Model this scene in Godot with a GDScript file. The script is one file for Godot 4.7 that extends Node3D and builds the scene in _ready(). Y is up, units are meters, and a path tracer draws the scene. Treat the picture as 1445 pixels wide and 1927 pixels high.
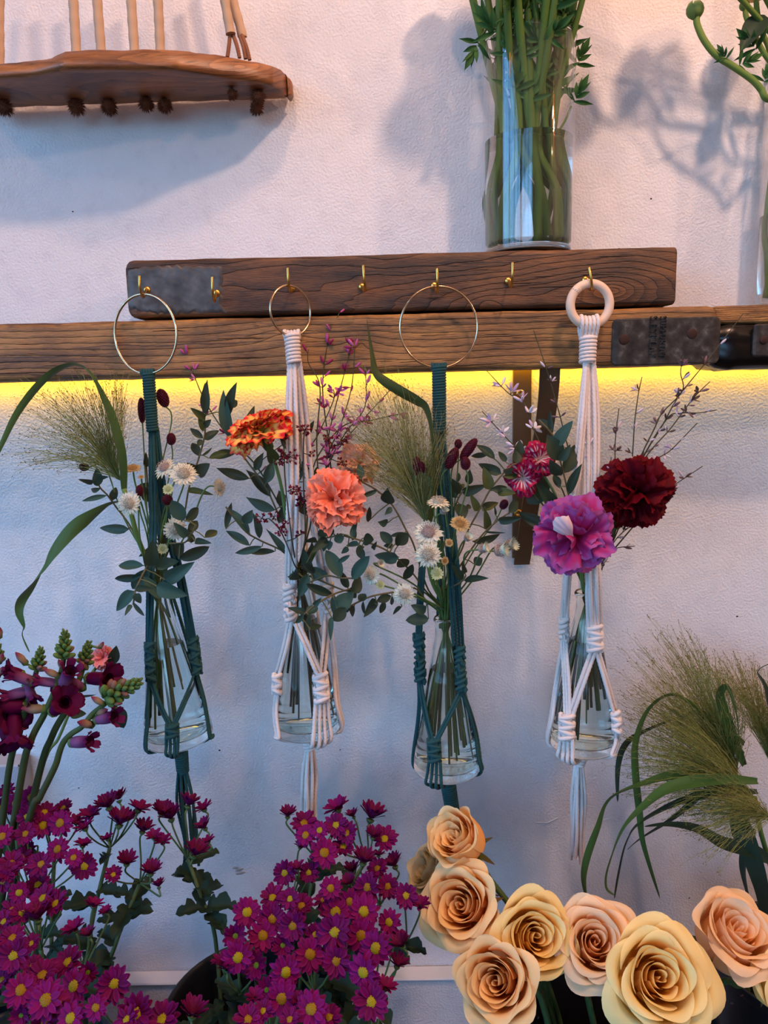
extends Node3D
# A florist's wall: hanging bud vases in knotted cord hangers below old timbers, buckets of cut flowers in front.
# Distances are metres; EYE is where the photograph was taken from. P() turns a measured picture position plus a real distance from the wall into a point of the room.
const FOCAL := 1402.0
const EYE := Vector3(0.0, 1.45, 0.88)
var eye_basis := Basis.from_euler(Vector3(deg_to_rad(-9.5), deg_to_rad(0.5), deg_to_rad(-1.4)))
var rng := RandomNumberGenerator.new()
var counts := {}
var M := {}
var kx := 0.0
var ky := 0.0
var ks := 1.0


class MB:
	var v := PackedVector3Array()
	var c := PackedColorArray()
	var u := PackedVector2Array()
	var i := PackedInt32Array()
	func add(p: Vector3, col: Color, uv := Vector2.ZERO) -> int:
		v.append(p)
		c.append(col)
		u.append(uv)
		return v.size() - 1
	func tri(a: int, b: int, d: int) -> void:
		i.append(a)
		i.append(b)
		i.append(d)
	func build() -> ArrayMesh:
		var n := PackedVector3Array()
		n.resize(v.size())
		for t in range(0, i.size(), 3):
			var a := v[i[t]]
			var f := (v[i[t + 2]] - a).cross(v[i[t + 1]] - a)
			n[i[t]] += f
			n[i[t + 1]] += f
			n[i[t + 2]] += f
		for k in n.size():
			n[k] = n[k].normalized() if n[k].length_squared() > 1e-24 else Vector3.UP
		var arr := []
		arr.resize(Mesh.ARRAY_MAX)
		arr[Mesh.ARRAY_VERTEX] = v
		arr[Mesh.ARRAY_NORMAL] = n
		arr[Mesh.ARRAY_COLOR] = c
		arr[Mesh.ARRAY_TEX_UV] = u
		arr[Mesh.ARRAY_INDEX] = i
		var m := ArrayMesh.new()
		if v.size():
			m.add_surface_from_arrays(Mesh.PRIMITIVE_TRIANGLES, arr)
		return m


func ray(px: float, py: float) -> Vector3:
	return eye_basis * Vector3((px - 722.5) / FOCAL, -(py - 963.5) / FOCAL, -1.0)


func P(px: float, py: float, z: float) -> Vector3:
	var d := ray(px, py)
	return EYE + d * ((z - EYE.z) / d.z)


func PY(px: float, py: float, y: float) -> Vector3:
	var d := ray(px, py)
	return EYE + d * ((y - EYE.y) / d.y)


func mpp(p: Vector3) -> float:
	return -(eye_basis.transposed() * (p - EYE)).z / FOCAL


func study(x: float, y: float, s: float) -> void:
	kx = x
	ky = y
	ks = s


func C(x: float, y: float, z: float) -> Vector3:
	return P(kx + x / ks, ky + y / ks, z)


func rnd(a: float, b: float) -> float:
	return rng.randf_range(a, b)


func col(r: int, g: int, b: int) -> Color:
	return Color8(r, g, b).srgb_to_linear()


func vary(c: Color, a: float) -> Color:
	var k := 1.0 + rnd(-a, a)
	return Color(c.r * k, c.g * k, c.b * k)


func numbered(called: String) -> String:
	var n: int = counts.get(called, 0)
	counts[called] = n + 1
	return called if n == 0 else "%s_%03d" % [called, n]


func thing(called: String, label: String, category: String, at := Vector3.ZERO, group := "") -> Node3D:
	var o := Node3D.new()
	o.name = numbered(called)
	o.position = at
	add_child(o)
	o.set_meta("label", label)
	o.set_meta("category", category)
	if group:
		o.set_meta("group", group)
	return o


func part(parent: Node3D, called: String, mesh: Mesh, m: Material, xf := Transform3D()) -> MeshInstance3D:
	var o := MeshInstance3D.new()
	o.name = called
	o.mesh = mesh
	o.material_override = m
	o.transform = (parent.global_transform.affine_inverse() * xf) if parent != self else xf
	parent.add_child(o, true)
	return o


func struct(called: String, mesh: Mesh, m: Material, xf := Transform3D()) -> MeshInstance3D:
	var o := part(self, called, mesh, m, xf)
	o.set_meta("kind", "structure")
	return o


func mat(called: String, c: Color, rough := 0.6, more := {}) -> StandardMaterial3D:
	var m := StandardMaterial3D.new()
	m.resource_name = called
	m.albedo_color = c
	m.roughness = rough
	for k in more:
		m.set(k, more[k])
	M[called] = m
	return m


func spline(p: Array, per := 8) -> PackedVector3Array:
	var o := PackedVector3Array()
	var n := p.size()
	for k in n - 1:
		var a: Vector3 = p[maxi(k - 1, 0)]
		var b: Vector3 = p[k]
		var c: Vector3 = p[k + 1]
		var d: Vector3 = p[mini(k + 2, n - 1)]
		for j in per:
			o.append(b.cubic_interpolate(c, a, d, float(j) / per))
	o.append(p[n - 1])
	return o


func evenly(p: PackedVector3Array, step: float) -> PackedVector3Array:
	var o := PackedVector3Array([p[0]])
	var left := step
	for k in p.size() - 1:
		var a := p[k]
		var l := a.distance_to(p[k + 1])
		var at := left
		while at < l:
			o.append(a.lerp(p[k + 1], at / l))
			at += step
		left = at - l
	o.append(p[p.size() - 1])
	return o


func tube(m: MB, p: PackedVector3Array, r: Variant, sides := 6, c := Color.WHITE, c2: Variant = null, groove := 0.0, twist := 0.0) -> void:
	var n := p.size()
	if n < 2:
		return
	var t := (p[1] - p[0]).normalized()
	var nn := t.cross(Vector3(0.31, 0.2, 0.93)).normalized()
	var first := m.v.size()
	var run := 0.0
	for k in n:
		var t2 := (p[mini(k + 1, n - 1)] - p[maxi(k - 1, 0)]).normalized()
		nn = (nn - t2 * nn.dot(t2)).normalized()
		var b := t2.cross(nn)
		var rr: float = r if r is float else r[k]
		var cc: Color = c if c2 == null else c.lerp(c2, float(k) / (n - 1))
		if k:
			run += p[k].distance_to(p[k - 1])
		for s in sides:
			var a := TAU * s / sides
			var f := 1.0 if groove == 0.0 else 1.0 - groove + groove * pow(absf(sin(1.5 * (a + twist * run))), 0.8)
			m.add(p[k] + (nn * cos(a) + b * sin(a)) * rr * f, cc, Vector2(float(s) / sides, run))
	for k in n - 1:
		for s in sides:
			var a0 := first + k * sides + s
			var a1 := first + k * sides + (s + 1) % sides
			m.tri(a0, a0 + sides, a1 + sides)
			m.tri(a0, a1 + sides, a1)
	for e in 2:
		var at := m.add(p[0] if e == 0 else p[n - 1], c if c2 == null or e == 0 else c2)
		var ring := first if e == 0 else first + (n - 1) * sides
		for s in sides:
			if e == 0:
				m.tri(at, ring + s, ring + (s + 1) % sides)
			else:
				m.tri(at, ring + (s + 1) % sides, ring + s)


func lathe(m: MB, prof: Array, segs: int, xf := Transform3D(), c := Color.WHITE) -> void:
	var first := m.v.size()
	for j in prof.size():
		var q: Vector2 = prof[j]
		for s in segs:
			var a := TAU * s / segs
			m.add(xf * Vector3(q.x * cos(a), q.y, q.x * sin(a)), c, Vector2(float(s) / segs, float(j) / (prof.size() - 1)))
	for j in prof.size() - 1:
		for s in segs:
			var a := first + j * segs + s
			var d := first + j * segs + (s + 1) % segs
			m.tri(a, d + segs, a + segs)
			m.tri(a, d, d + segs)


func sheet(m: MB, nu: int, nv: int, f: Callable) -> void:
	var first := m.v.size()
	for j in nv + 1:
		for k in nu + 1:
			var q: Array = f.call(float(k) / nu, float(j) / nv)
			m.add(q[0], q[1], Vector2(float(k) / nu, float(j) / nv))
	for j in nv:
		for k in nu:
			var a := first + j * (nu + 1) + k
			m.tri(a, a + nu + 1, a + nu + 2)
			m.tri(a, a + nu + 2, a + 1)


func ball(m: MB, xf: Transform3D, c: Color, segs := 8, rings := 5, bump := 0.0) -> void:
	var prof := []
	for j in rings + 1:
		var a := PI * j / rings - PI / 2
		prof.append(Vector2(maxf(cos(a), 0.001), sin(a)))
	var at := m.v.size()
	lathe(m, prof, segs, xf, c)
	if bump > 0.0:
		for k in range(at, m.v.size()):
			m.v[k] = xf.origin + (m.v[k] - xf.origin) * (1.0 + rnd(-bump, bump))


func bead(m: MB, at: Vector3, r: Vector3, c: Color) -> void:  # a tiny eight-sided grain
	var f := m.v.size()
	for d in [Vector3.RIGHT, Vector3.LEFT, Vector3.UP, Vector3.DOWN, Vector3.BACK, Vector3.FORWARD]:
		m.add(at + d * r, c)
	for q in [[0, 2, 4], [2, 1, 4], [1, 3, 4], [3, 0, 4], [2, 0, 5], [1, 2, 5], [3, 1, 5], [0, 3, 5]]:
		m.tri(f + q[0], f + q[2], f + q[1])


func grain(m: MB, a: Vector3, b: Vector3, w: float, c: Color) -> void:  # a slender six-sided seed or fibre from a to b
	var t := (b - a).normalized()
	var n := t.cross(Vector3(0.3, 0.5, 0.8)).normalized() * w
	var q := t.cross(n)
	var f := m.v.size()
	m.add(a, c)
	var mid := a.lerp(b, 0.45)
	m.add(mid + n, c)
	m.add(mid - n * 0.5 + q * 0.87, c)
	m.add(mid - n * 0.5 - q * 0.87, c)
	m.add(b, c)
	for k in 3:
		var k1 := 1 + k
		var k2 := 1 + (k + 1) % 3
		m.tri(f, f + k1, f + k2)
		m.tri(f + 4, f + k2, f + k1)


func box(m: MB, lo: Vector3, hi: Vector3, bev := 0.0, c := Color.WHITE) -> void:
	# a box with chamfered edges: each face is a quad of its own, joined by chamfer strips
	var mid := (lo + hi) / 2
	var h := (hi - lo) / 2
	for ax in 3:
		for sg in [-1.0, 1.0]:
			var n := Vector3.ZERO
			n[ax] = sg
			var a := Vector3.ZERO
			var b := Vector3.ZERO
			a[(ax + 1) % 3] = h[(ax + 1) % 3] - bev
			b[(ax + 2) % 3] = h[(ax + 2) % 3] - bev
			var o := mid + n * h[ax]
			var q := [o - a - b, o + a - b, o + a + b, o - a + b]
			quad(m, q, n, c)
			if bev > 0.0:
				for e in 2:
					for s2 in [-1.0, 1.0]:
						var side := a if e == 0 else b
						var along := b if e == 0 else a
						var dirn: Vector3 = side.normalized() * s2
						if (e == 0):
							var o1 = o + side * s2
							var o2 := mid + n * (h[ax] - bev) + dirn * (side.length() + bev)
							quad(m, [o1 - along, o1 + along, o2 + along, o2 - along], (n + dirn).normalized(), c)


func quad(m: MB, q: Array, n: Vector3, c: Color) -> void:
	var f := m.v.size()
	for k in 4:
		m.add(q[k], c, Vector2(k % 2, k / 2))
	var g: Vector3 = (q[2] - q[0]).cross(q[1] - q[0])
	if g.dot(n) > 0:
		m.tri(f, f + 1, f + 2)
		m.tri(f, f + 2, f + 3)
	else:
		m.tri(f, f + 2, f + 1)
		m.tri(f, f + 3, f + 2)


func boxmesh(lo: Vector3, hi: Vector3, bev := 0.0) -> ArrayMesh:
	var m := MB.new()
	box(m, lo, hi, bev)
	return m.build()


func timber(m: MB, x0: float, x1: float, y0: float, y1: float, z0: float, z1: float, rad: float, ends: Array, jit: float, sd: int, tilt := 0.0) -> void:
	# a worn beam along x: rounded section, ends rounded by ends[0] and ends[1], uneven by jit
	var no := FastNoiseLite.new()
	no.seed = sd
	no.frequency = 1.0
	var sec := []
	var cor := [[1, 1], [-1, 1], [-1, -1], [1, -1]]
	var hy := (y1 - y0) / 2
	var hz := (z1 - z0) / 2
	for q in cor.size():
		var cy: float = cor[q][0]
		var cz: float = cor[q][1]
		for s in 4:
			var a := (q + s / 3.0) * PI / 2
			sec.append(Vector2(cy * (hy - rad) + rad * cos(a), cz * (hz - rad) + rad * sin(a)))
		var nx: Array = cor[(q + 1) % 4]
		var from: Vector2 = sec[sec.size() - 1]
		var a2 := (q + 1) * PI / 2
		var to := Vector2(nx[0] * (hy - rad) + rad * cos(a2), nx[1] * (hz - rad) + rad * sin(a2))
		for s in range(1, 5):
			sec.append(from.lerp(to, s / 5.0))
	var xs := []
	for e in [0.0, 0.03, 0.12, 0.3, 0.6, 1.0]:
		xs.append(x0 + ends[0] * e)
	var n := int((x1 - x0) / 0.012)
	for k in range(1, n):
		var x := x0 + (x1 - x0) * k / n
		if x > x0 + ends[0] * 1.05 and x < x1 - ends[1] * 1.05:
			xs.append(x)
	for e in [1.0, 0.6, 0.3, 0.12, 0.03, 0.0]:
		xs.append(x1 - ends[1] * e)
	var ns := sec.size()
	var first := m.v.size()
	for x in xs:
		var d: float = x - x0
		var ins := 0.0
		if d < ends[0]:
			ins = ends[0] - sqrt(maxf(0.0, ends[0] ** 2 - (ends[0] - d) ** 2))
		d = x1 - x
		if d < ends[1]:
			ins = ends[1] - sqrt(maxf(0.0, ends[1] ** 2 - (ends[1] - d) ** 2))
		for q in sec:
			var py: float = q.x * (hy - ins) / hy
			var pz: float = q.y * (hz - minf(ins, hz * 0.5)) / hz
			var j := no.get_noise_3d(x * 14, q.x * 90, q.y * 90) * jit + no.get_noise_3d(x * 60, q.x * 260, q.y * 260) * jit * 0.5
			var dirn := Vector2(q.x / hy, q.y / hz).normalized()
			py += dirn.x * j + (x - x0) * tilt
			pz += dirn.y * j
			m.add(Vector3(x, (y0 + y1) / 2 + py, (z0 + z1) / 2 + pz), Color.WHITE, Vector2((x - x0) / (x1 - x0), 0.5 - (py - (x - x0) * tilt) / (2 * hy)))
	for k in xs.size() - 1:
		for s in ns:
			var a := first + k * ns + s
			var b := first + k * ns + (s + 1) % ns
			m.tri(a, b + ns, a + ns)
			m.tri(a, b, b + ns)
	for e in 2:
		var ring := first if e == 0 else first + (xs.size() - 1) * ns
		var mid := Vector3.ZERO
		for s in ns:
			mid += m.v[ring + s]
		var at := m.add(mid / ns, Color.WHITE, Vector2(float(e), 0.5))
		for s in ns:
			if e == 0:
				m.tri(at, ring + (s + 1) % ns, ring + s)
			else:
				m.tri(at, ring + s, ring + (s + 1) % ns)


func wood_picture(w: int, h: int, length: float, high: float, dark: Color, light: Color, eyes: Array, lines: float, sd: int, cracks: float, wob := 1.8) -> Array:
	# colour and relief of a sawn face: growth rings that run along x and bend round the eyes [x, y, strength]
	var na := FastNoiseLite.new()
	na.seed = sd
	na.frequency = 1.0
	var im := Image.create(w, h, false, Image.FORMAT_RGB8)
	var hm := Image.create(w, h, false, Image.FORMAT_RGB8)
	for y in h:
		for x in w:
			var X := length * x / w
			var Y := high * y / h
			var g := Y * lines + na.get_noise_2d(X * 2.2, Y * 9.0) * wob
			for e in eyes:
				var dx: float = (X - e[0]) / e[3]
				var dy: float = (Y - e[1]) / e[4]
				var d := sqrt(dx * dx + dy * dy)
				g += e[2] * exp(-d) * 6.0
			var ring := fposmod(g, 1.0)
			ring = pow(ring, 2.2)
			var fine := na.get_noise_2d(X * 55.0, Y * 1400.0 + 40.0)
			var patch := na.get_noise_2d(X * 7.0 + 9.0, Y * 30.0)
			var k := 0.52 - 0.30 * ring + 0.30 * fine + 0.42 * patch
			for e in 7:
				var cx := fposmod(e * 0.381 + sd * 0.13, 1.0) * length
				var cy := fposmod(e * 0.618 + sd * 0.29, 1.0) * high
				var along := absf(X - cx) / (length * (0.07 + 0.03 * (e % 4)))
				if along < 1.0:
					var dd := absf(Y - cy - 0.0022 * na.get_noise_2d(X * 14.0, e * 7.0) - (X - cx) * 0.012 * (e % 3 - 1))
					k -= 0.9 * (1.0 - along) * (1.0 - smoothstep(0.0002, 0.0007, dd))
			var cr := na.get_noise_2d(X * 6.0 + 70.0, Y * 260.0 + 11.0)
			var hole := smoothstep(cracks, cracks + 0.12, cr)
			k = clampf(k - 0.7 * hole, 0.0, 1.0)
			var c := dark.lerp(light, k)
			var st := na.get_noise_2d(X * 16.0 - 30.0, Y * 60.0 + 5.0)
			if st > 0.45:
				c = c.lerp(Color(0.07, 0.05, 0.045), (st - 0.45) * 2.2)
			im.set_pixel(x, y, c)
			var hh := clampf(0.6 - 0.25 * ring + 0.12 * fine - 0.5 * hole, 0.0, 1.0)
			hm.set_pixel(x, y, Color(hh, hh, hh))
	return [ImageTexture.create_from_image(im), ImageTexture.create_from_image(hm)]


func noise_tex(sd: int, freq: float, ramp: Array, size := 512, octaves := 4, kind := FastNoiseLite.TYPE_SIMPLEX_SMOOTH) -> NoiseTexture2D:
	var f := FastNoiseLite.new()
	f.seed = sd
	f.frequency = freq
	f.noise_type = kind
	f.fractal_octaves = octaves
	var t := NoiseTexture2D.new()
	t.width = size
	t.height = size
	t.seamless = true
	t.noise = f
	if ramp:
		var g := Gradient.new()
		g.offsets = PackedFloat32Array(ramp.map(func(q): return q[0]))
		g.colors = PackedColorArray(ramp.map(func(q): return q[1]))
		t.color_ramp = g
	return t


func _ready() -> void:
	rng.seed = 7
	# ---- camera, sky, light, exposure
	var cam := Camera3D.new()
	cam.name = "camera"
	cam.basis = eye_basis
	cam.position = EYE
	cam.fov = 69.0
	cam.near = 0.02
	cam.current = true
	add_child(cam)
	var we := WorldEnvironment.new()
	we.name = "daylight"
	var env := Environment.new()
	var sky := Sky.new()
	var sm := ProceduralSkyMaterial.new()
	sm.sky_top_color = Color(0.36, 0.655, 0.95)
	sm.sky_horizon_color = Color(0.63, 0.835, 0.97)
	sm.ground_bottom_color = Color(0.2, 0.22, 0.27)
	sm.ground_horizon_color = Color(0.36, 0.42, 0.52)
	sm.sky_energy_multiplier = 1.0
	sky.sky_material = sm
	env.background_mode = Environment.BG_SKY
	env.sky = sky
	env.background_energy_multiplier = 8.2
	env.tonemap_mode = Environment.TONE_MAPPER_LINEAR
	env.tonemap_exposure = 0.95
	env.sdfgi_enabled = true
	env.ssao_enabled = true
	env.ssil_enabled = true
	we.environment = env
	add_child(we)
	pendant(Vector3(1.6, 2.25, 1.15), 1.0, "warm pendant lamp high on the right, behind the camera")
	pendant(Vector3(0.42, 2.45, 0.72), 0.86, "warm pendant lamp hanging above the roses, nearest the wall")
	pendant(Vector3(-0.1, 2.5, 0.66), 0.34, "warm pendant lamp hanging above the middle of the hooks")
	pendant(Vector3(-0.95, 2.32, 0.8), 0.1, "warm pendant lamp high on the left near the shop window")
	materials()
	make_flower_meshes()
	room()
	timbers()
	hanging_shelf()
	tall_vases()
	hangers()
	bouquet_one()
	bouquet_two()
	bouquet_three()
	bouquet_four()
	buckets()
	snapdragons()
	daisies()
	roses()
	reeds()


func pendant(at: Vector3, energy: float, label: String) -> void:
	var t := thing("pendant_lamp", label, "lamp", at, "warm pendant lamps of the shop")
	var m := MB.new()
	lathe(m, [Vector2(0.004, -0.09), Vector2(0.02, -0.085), Vector2(0.026, -0.05), Vector2(0.026, 0.05), Vector2(0.018, 0.08), Vector2(0.012, 0.1)], 20, Transform3D(Basis(), at))
	part(t, "bulb", m.build(), mat("bulb_glow", Color(1, 0.8, 0.6), 0.4, {"emission_enabled": true, "emission": Color(1.0, 0.52, 0.16), "emission_energy_multiplier": 9.0}))
	m = MB.new()
	lathe(m, [Vector2(0.001, 0.095), Vector2(0.018, 0.095), Vector2(0.02, 0.15), Vector2(0.008, 0.165), Vector2(0.003, 0.17), Vector2(0.003, 2.8 - at.y)], 14, Transform3D(Basis(), at))
	part(t, "socket_and_flex", m.build(), mat("black_fitting", Color(0.03, 0.03, 0.03), 0.5))
	var l := OmniLight3D.new()
	l.name = "lamp_light"
	l.light_color = Color(1.0, 0.81, 0.70)
	l.light_energy = energy
	l.light_size = 0.035
	l.omni_range = 8.0
	l.omni_attenuation = 2.0
	l.shadow_enabled = true
	t.add_child(l)


func materials() -> void:
	var plaster := mat("wall_paint", Color(0.86, 0.85, 0.85), 0.75)
	plaster.uv1_triplanar = true
	plaster.uv1_world_triplanar = true
	plaster.uv1_scale = Vector3(3.0, 3.0, 3.0)
	plaster.heightmap_enabled = true
	plaster.heightmap_texture = noise_tex(3, 0.085, [], 1024, 3)
	plaster.heightmap_scale = 0.062
	plaster.albedo_texture = noise_tex(5, 0.02, [[0.0, Color(0.95, 0.95, 0.955)], [0.4, Color(0.985, 0.985, 0.985)], [1.0, Color(1, 1, 1)]], 512, 5)
	mat("skirting_paint", Color(0.78, 0.79, 0.82), 0.55)
	mat("room_paint", Color(0.62, 0.58, 0.55), 0.8)
	mat("floor_boards", Color(0.30, 0.24, 0.19), 0.6)
	mat("window_frame", Color(0.16, 0.17, 0.19), 0.5)
	mat("pane", Color(1, 1, 1, 0.03), 0.0, {"transparency": BaseMaterial3D.TRANSPARENCY_ALPHA})
	mat("clear_glass", Color(0.97, 1.0, 0.99, 0.004), 0.0, {"transparency": BaseMaterial3D.TRANSPARENCY_ALPHA})
	mat("solid_glass", Color(0.98, 1.0, 0.99, 0.0), 0.0, {"refraction_enabled": true, "refraction_scale": 0.05, "transparency": BaseMaterial3D.TRANSPARENCY_ALPHA})
	mat("water", Color(0.98, 1.0, 0.99, 0.0), 0.0, {"refraction_enabled": true, "refraction_scale": 0.033, "transparency": BaseMaterial3D.TRANSPARENCY_ALPHA})
	mat("green_glass", Color(0.55, 0.72, 0.4, 0.22), 0.02, {"transparency": BaseMaterial3D.TRANSPARENCY_ALPHA})
	mat("brass", Color(0.83, 0.66, 0.34), 0.28, {"metallic": 1.0})
	mat("hoop_metal", Color(0.80, 0.70, 0.56), 0.22, {"metallic": 1.0})
	mat("strap_metal", Color(0.40, 0.32, 0.24), 0.36, {"metallic": 0.6})
	var tin := mat("old_tin", Color(1, 1, 1), 0.5, {"metallic": 0.35})
	tin.albedo_texture = noise_tex(11, 0.016, [[0.0, Color(0.20, 0.165, 0.145)], [0.4, Color(0.29, 0.265, 0.25)], [0.7, Color(0.34, 0.32, 0.31)], [1.0, Color(0.44, 0.38, 0.33)]], 512, 6)
	tin.uv1_triplanar = true
	tin.uv1_scale = Vector3(5, 5, 5)
	var plate := mat("cast_plate", Color(1, 1, 1), 0.55, {"metallic": 0.4})
	plate.albedo_texture = noise_tex(13, 0.022, [[0.0, Color(0.10, 0.08, 0.07)], [0.4, Color(0.18, 0.16, 0.145)], [0.65, Color(0.25, 0.235, 0.22)], [1.0, Color(0.44, 0.43, 0.41)]], 512, 6)
	plate.uv1_triplanar = true
	plate.uv1_scale = Vector3(6, 6, 6)
	plate.heightmap_enabled = true
	plate.heightmap_texture = plate.albedo_texture
	plate.heightmap_scale = 0.05
	mat("pitch_iron", Color(0.055, 0.045, 0.045), 0.25, {"metallic": 0.3})
	mat("rust_screw", Color(0.2, 0.11, 0.08), 0.7, {"metallic": 0.4})
	mat("cotton", Color(0.84, 0.79, 0.76), 0.9, {"rim_enabled": true, "rim": 0.3})
	mat("teal_cord", Color(0.05, 0.25, 0.255), 0.9, {"rim_enabled": true, "rim": 0.2})
	mat("jute_wrap", Color(0.72, 0.60, 0.49), 0.9)
	mat("jute_core", Color(0.50, 0.31, 0.20), 0.95)
	mat("coir", Color(0.44, 0.25, 0.155), 0.95)
	mat("ring_wood", Color(0.86, 0.74, 0.64), 0.5)
	mat("bucket_plastic", Color(0.075, 0.08, 0.095), 0.42)
	mat("bench_wood", Color(0.33, 0.25, 0.18), 0.6)
	mat("print_white", Color(0.6, 0.6, 0.63), 0.6)
	for q in [["leaf_dark", Color(0.125, 0.20, 0.14), 0.5], ["leaf_blue", Color(0.19, 0.30, 0.25), 0.55], ["leaf_olive", Color(0.22, 0.27, 0.12), 0.5], ["blade_green", Color(0.22, 0.34, 0.15), 0.5], ["mum_leaf", Color(0.12, 0.19, 0.12), 0.6], ["stem_green", Color(0.30, 0.42, 0.20), 0.5], ["stem_dark", Color(0.19, 0.25, 0.15), 0.55], ["twig", Color(0.22, 0.20, 0.15), 0.6]]:
		mat(q[0], q[1], q[2], {"backlight_enabled": true, "backlight": Color(0.22, 0.22, 0.22), "metallic_specular": 0.3} if q[0].begins_with("leaf") or q[0].begins_with("blade") or q[0].begins_with("mum") else {})
	mat("petal", Color(1, 1, 1), 0.62, {"vertex_color_use_as_albedo": true, "backlight_enabled": true, "backlight": Color(0.42, 0.42, 0.42), "metallic_specular": 0.22})
	mat("rose_petal", Color(1, 1, 1), 0.6, {"vertex_color_use_as_albedo": true, "backlight_enabled": true, "backlight": Color(0.92, 0.92, 0.92).linear_to_srgb() * 0.9, "metallic_specular": 0.25})
	mat("tinted", Color(1, 1, 1), 0.6, {"vertex_color_use_as_albedo": true, "metallic_specular": 0.35})


func room() -> void:
	var W := M.wall_paint as Material
	struct("wall_back", boxmesh(Vector3(-1.75, 0, -0.15), Vector3(2.45, 2.95, 0)), W)
	struct("wall_right", boxmesh(Vector3(2.3, 0, 0), Vector3(2.45, 2.8, 3.4)), M.room_paint)
	struct("floor", boxmesh(Vector3(-1.75, -0.1, -0.15), Vector3(2.45, 0, 3.55)), M.floor_boards)
	struct("ceiling", boxmesh(Vector3(-1.75, 2.8, 0), Vector3(2.45, 2.95, 3.55)), M.room_paint)
	# the shop window takes most of the left wall and the left half of the front wall
	var lw := Node3D.new()
	lw.name = "wall_left"
	lw.set_meta("kind", "structure")
	add_child(lw)
	part(lw, "pier", boxmesh(Vector3(-1.75, 0, 0), Vector3(-1.6, 2.8, 0.45)), M.room_paint)
	part(lw, "sill_wall", boxmesh(Vector3(-1.75, 0, 0.45), Vector3(-1.6, 1.0, 3.25)), M.room_paint)
	part(lw, "header", boxmesh(Vector3(-1.75, 2.6, 0.45), Vector3(-1.6, 2.8, 3.25)), M.room_paint)
	part(lw, "pier", boxmesh(Vector3(-1.75, 0, 3.25), Vector3(-1.6, 2.8, 3.55)), M.room_paint)
	var fw := Node3D.new()
	fw.name = "wall_front"
	fw.set_meta("kind", "structure")
	add_child(fw)
	part(fw, "sill_wall", boxmesh(Vector3(-1.6, 0, 3.4), Vector3(0.1, 1.0, 3.55)), M.room_paint)
	part(fw, "header", boxmesh(Vector3(-1.6, 2.6, 3.4), Vector3(0.1, 2.8, 3.55)), M.room_paint)
	part(fw, "pier", boxmesh(Vector3(0.1, 0, 3.4), Vector3(2.45, 2.8, 3.55)), M.room_paint)
	for side in 2:
		var w := Node3D.new()
		w.name = "window_%d" % (side + 1)
		w.set_meta("kind", "structure")
		add_child(w)
		var n := 4 if side == 0 else 3
		var a0 := 0.45 if side == 0 else -1.6
		var a1 := 3.25 if side == 0 else 0.1
		for k in n + 1:
			var s := a0 + (a1 - a0) * k / n
			var lo := Vector3(-1.70, 1.0, s - 0.025) if side == 0 else Vector3(s - 0.025, 1.0, 3.45)
			var hi := Vector3(-1.65, 2.6, s + 0.025) if side == 0 else Vector3(s + 0.025, 2.6, 3.5)
			part(w, "mullion", boxmesh(lo, hi, 0.004), M.window_frame)
			if k < n:
				var e := s + (a1 - a0) / n
				lo = Vector3(-1.68, 1.0, s + 0.025) if side == 0 else Vector3(s + 0.025, 1.0, 3.474)
				hi = Vector3(-1.674, 2.6, e - 0.025) if side == 0 else Vector3(e - 0.025, 2.6, 3.48)
				part(w, "glass_pane", boxmesh(lo, hi), M.pane)
	# small nail holes and scuffs in the paint
	var wall := get_node("wall_back")
	for q in [[413, 1412, 2.2], [148, 1483, 1.6], [1387, 1160, 2.2], [1297, 1690, 1.8], [137, 398, 1.6], [330, 178, 1.4], [1225, 374, 1.8], [640, 1411, 1.4]]:
		var mm := MB.new()
		ball(mm, Transform3D(Basis.from_scale(Vector3(q[2] * 0.0006, q[2] * 0.0005, 0.0003)), P(q[0], q[1], 0.0002)), Color.WHITE, 8, 5)
		part(wall, "nail_hole", mm.build(), M.rust_screw)
	for q in [[464, 1640, 20, 7], [446, 1632, 9, 4], [838, 1566, 8, 5], [1015, 1548, 30, 3], [700, 1600, 14, 3]]:
		var mm := MB.new()
		var cc := P(q[0], q[1], 0.0004)
		for e in 2:
			ball(mm, Transform3D(Basis(Vector3.BACK, rnd(-0.3, 0.5)) * Basis.from_scale(Vector3(q[2] * 0.00042 * rnd(0.6, 1.1), q[3] * 0.0003 * rnd(0.6, 1.2), 0.0006)), cc + Vector3(rnd(-1, 1) * q[2] * 0.0005, rnd(-1, 1) * q[3] * 0.0005, 0)), Color.WHITE, 9, 5, 0.12)
		part(wall, "paint_scuff", mm.build(), M.room_paint if q[0] < 900 and q[0] != 700 else M.skirting_paint)
	# the lower part of the flower wall stands two centimetres proud, with a painted ledge on top
	var ly := P(640, 1843, 0.022).y
	struct("wall_lower", boxmesh(Vector3(-1.59, 0.0, 0.001), Vector3(2.29, ly - 0.004, 0.02), 0.0), W)
	struct("trim_1", boxmesh(Vector3(-1.59, ly - 0.004, 0.001), Vector3(2.29, ly, 0.024), 0.0015), M.skirting_paint)


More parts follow.
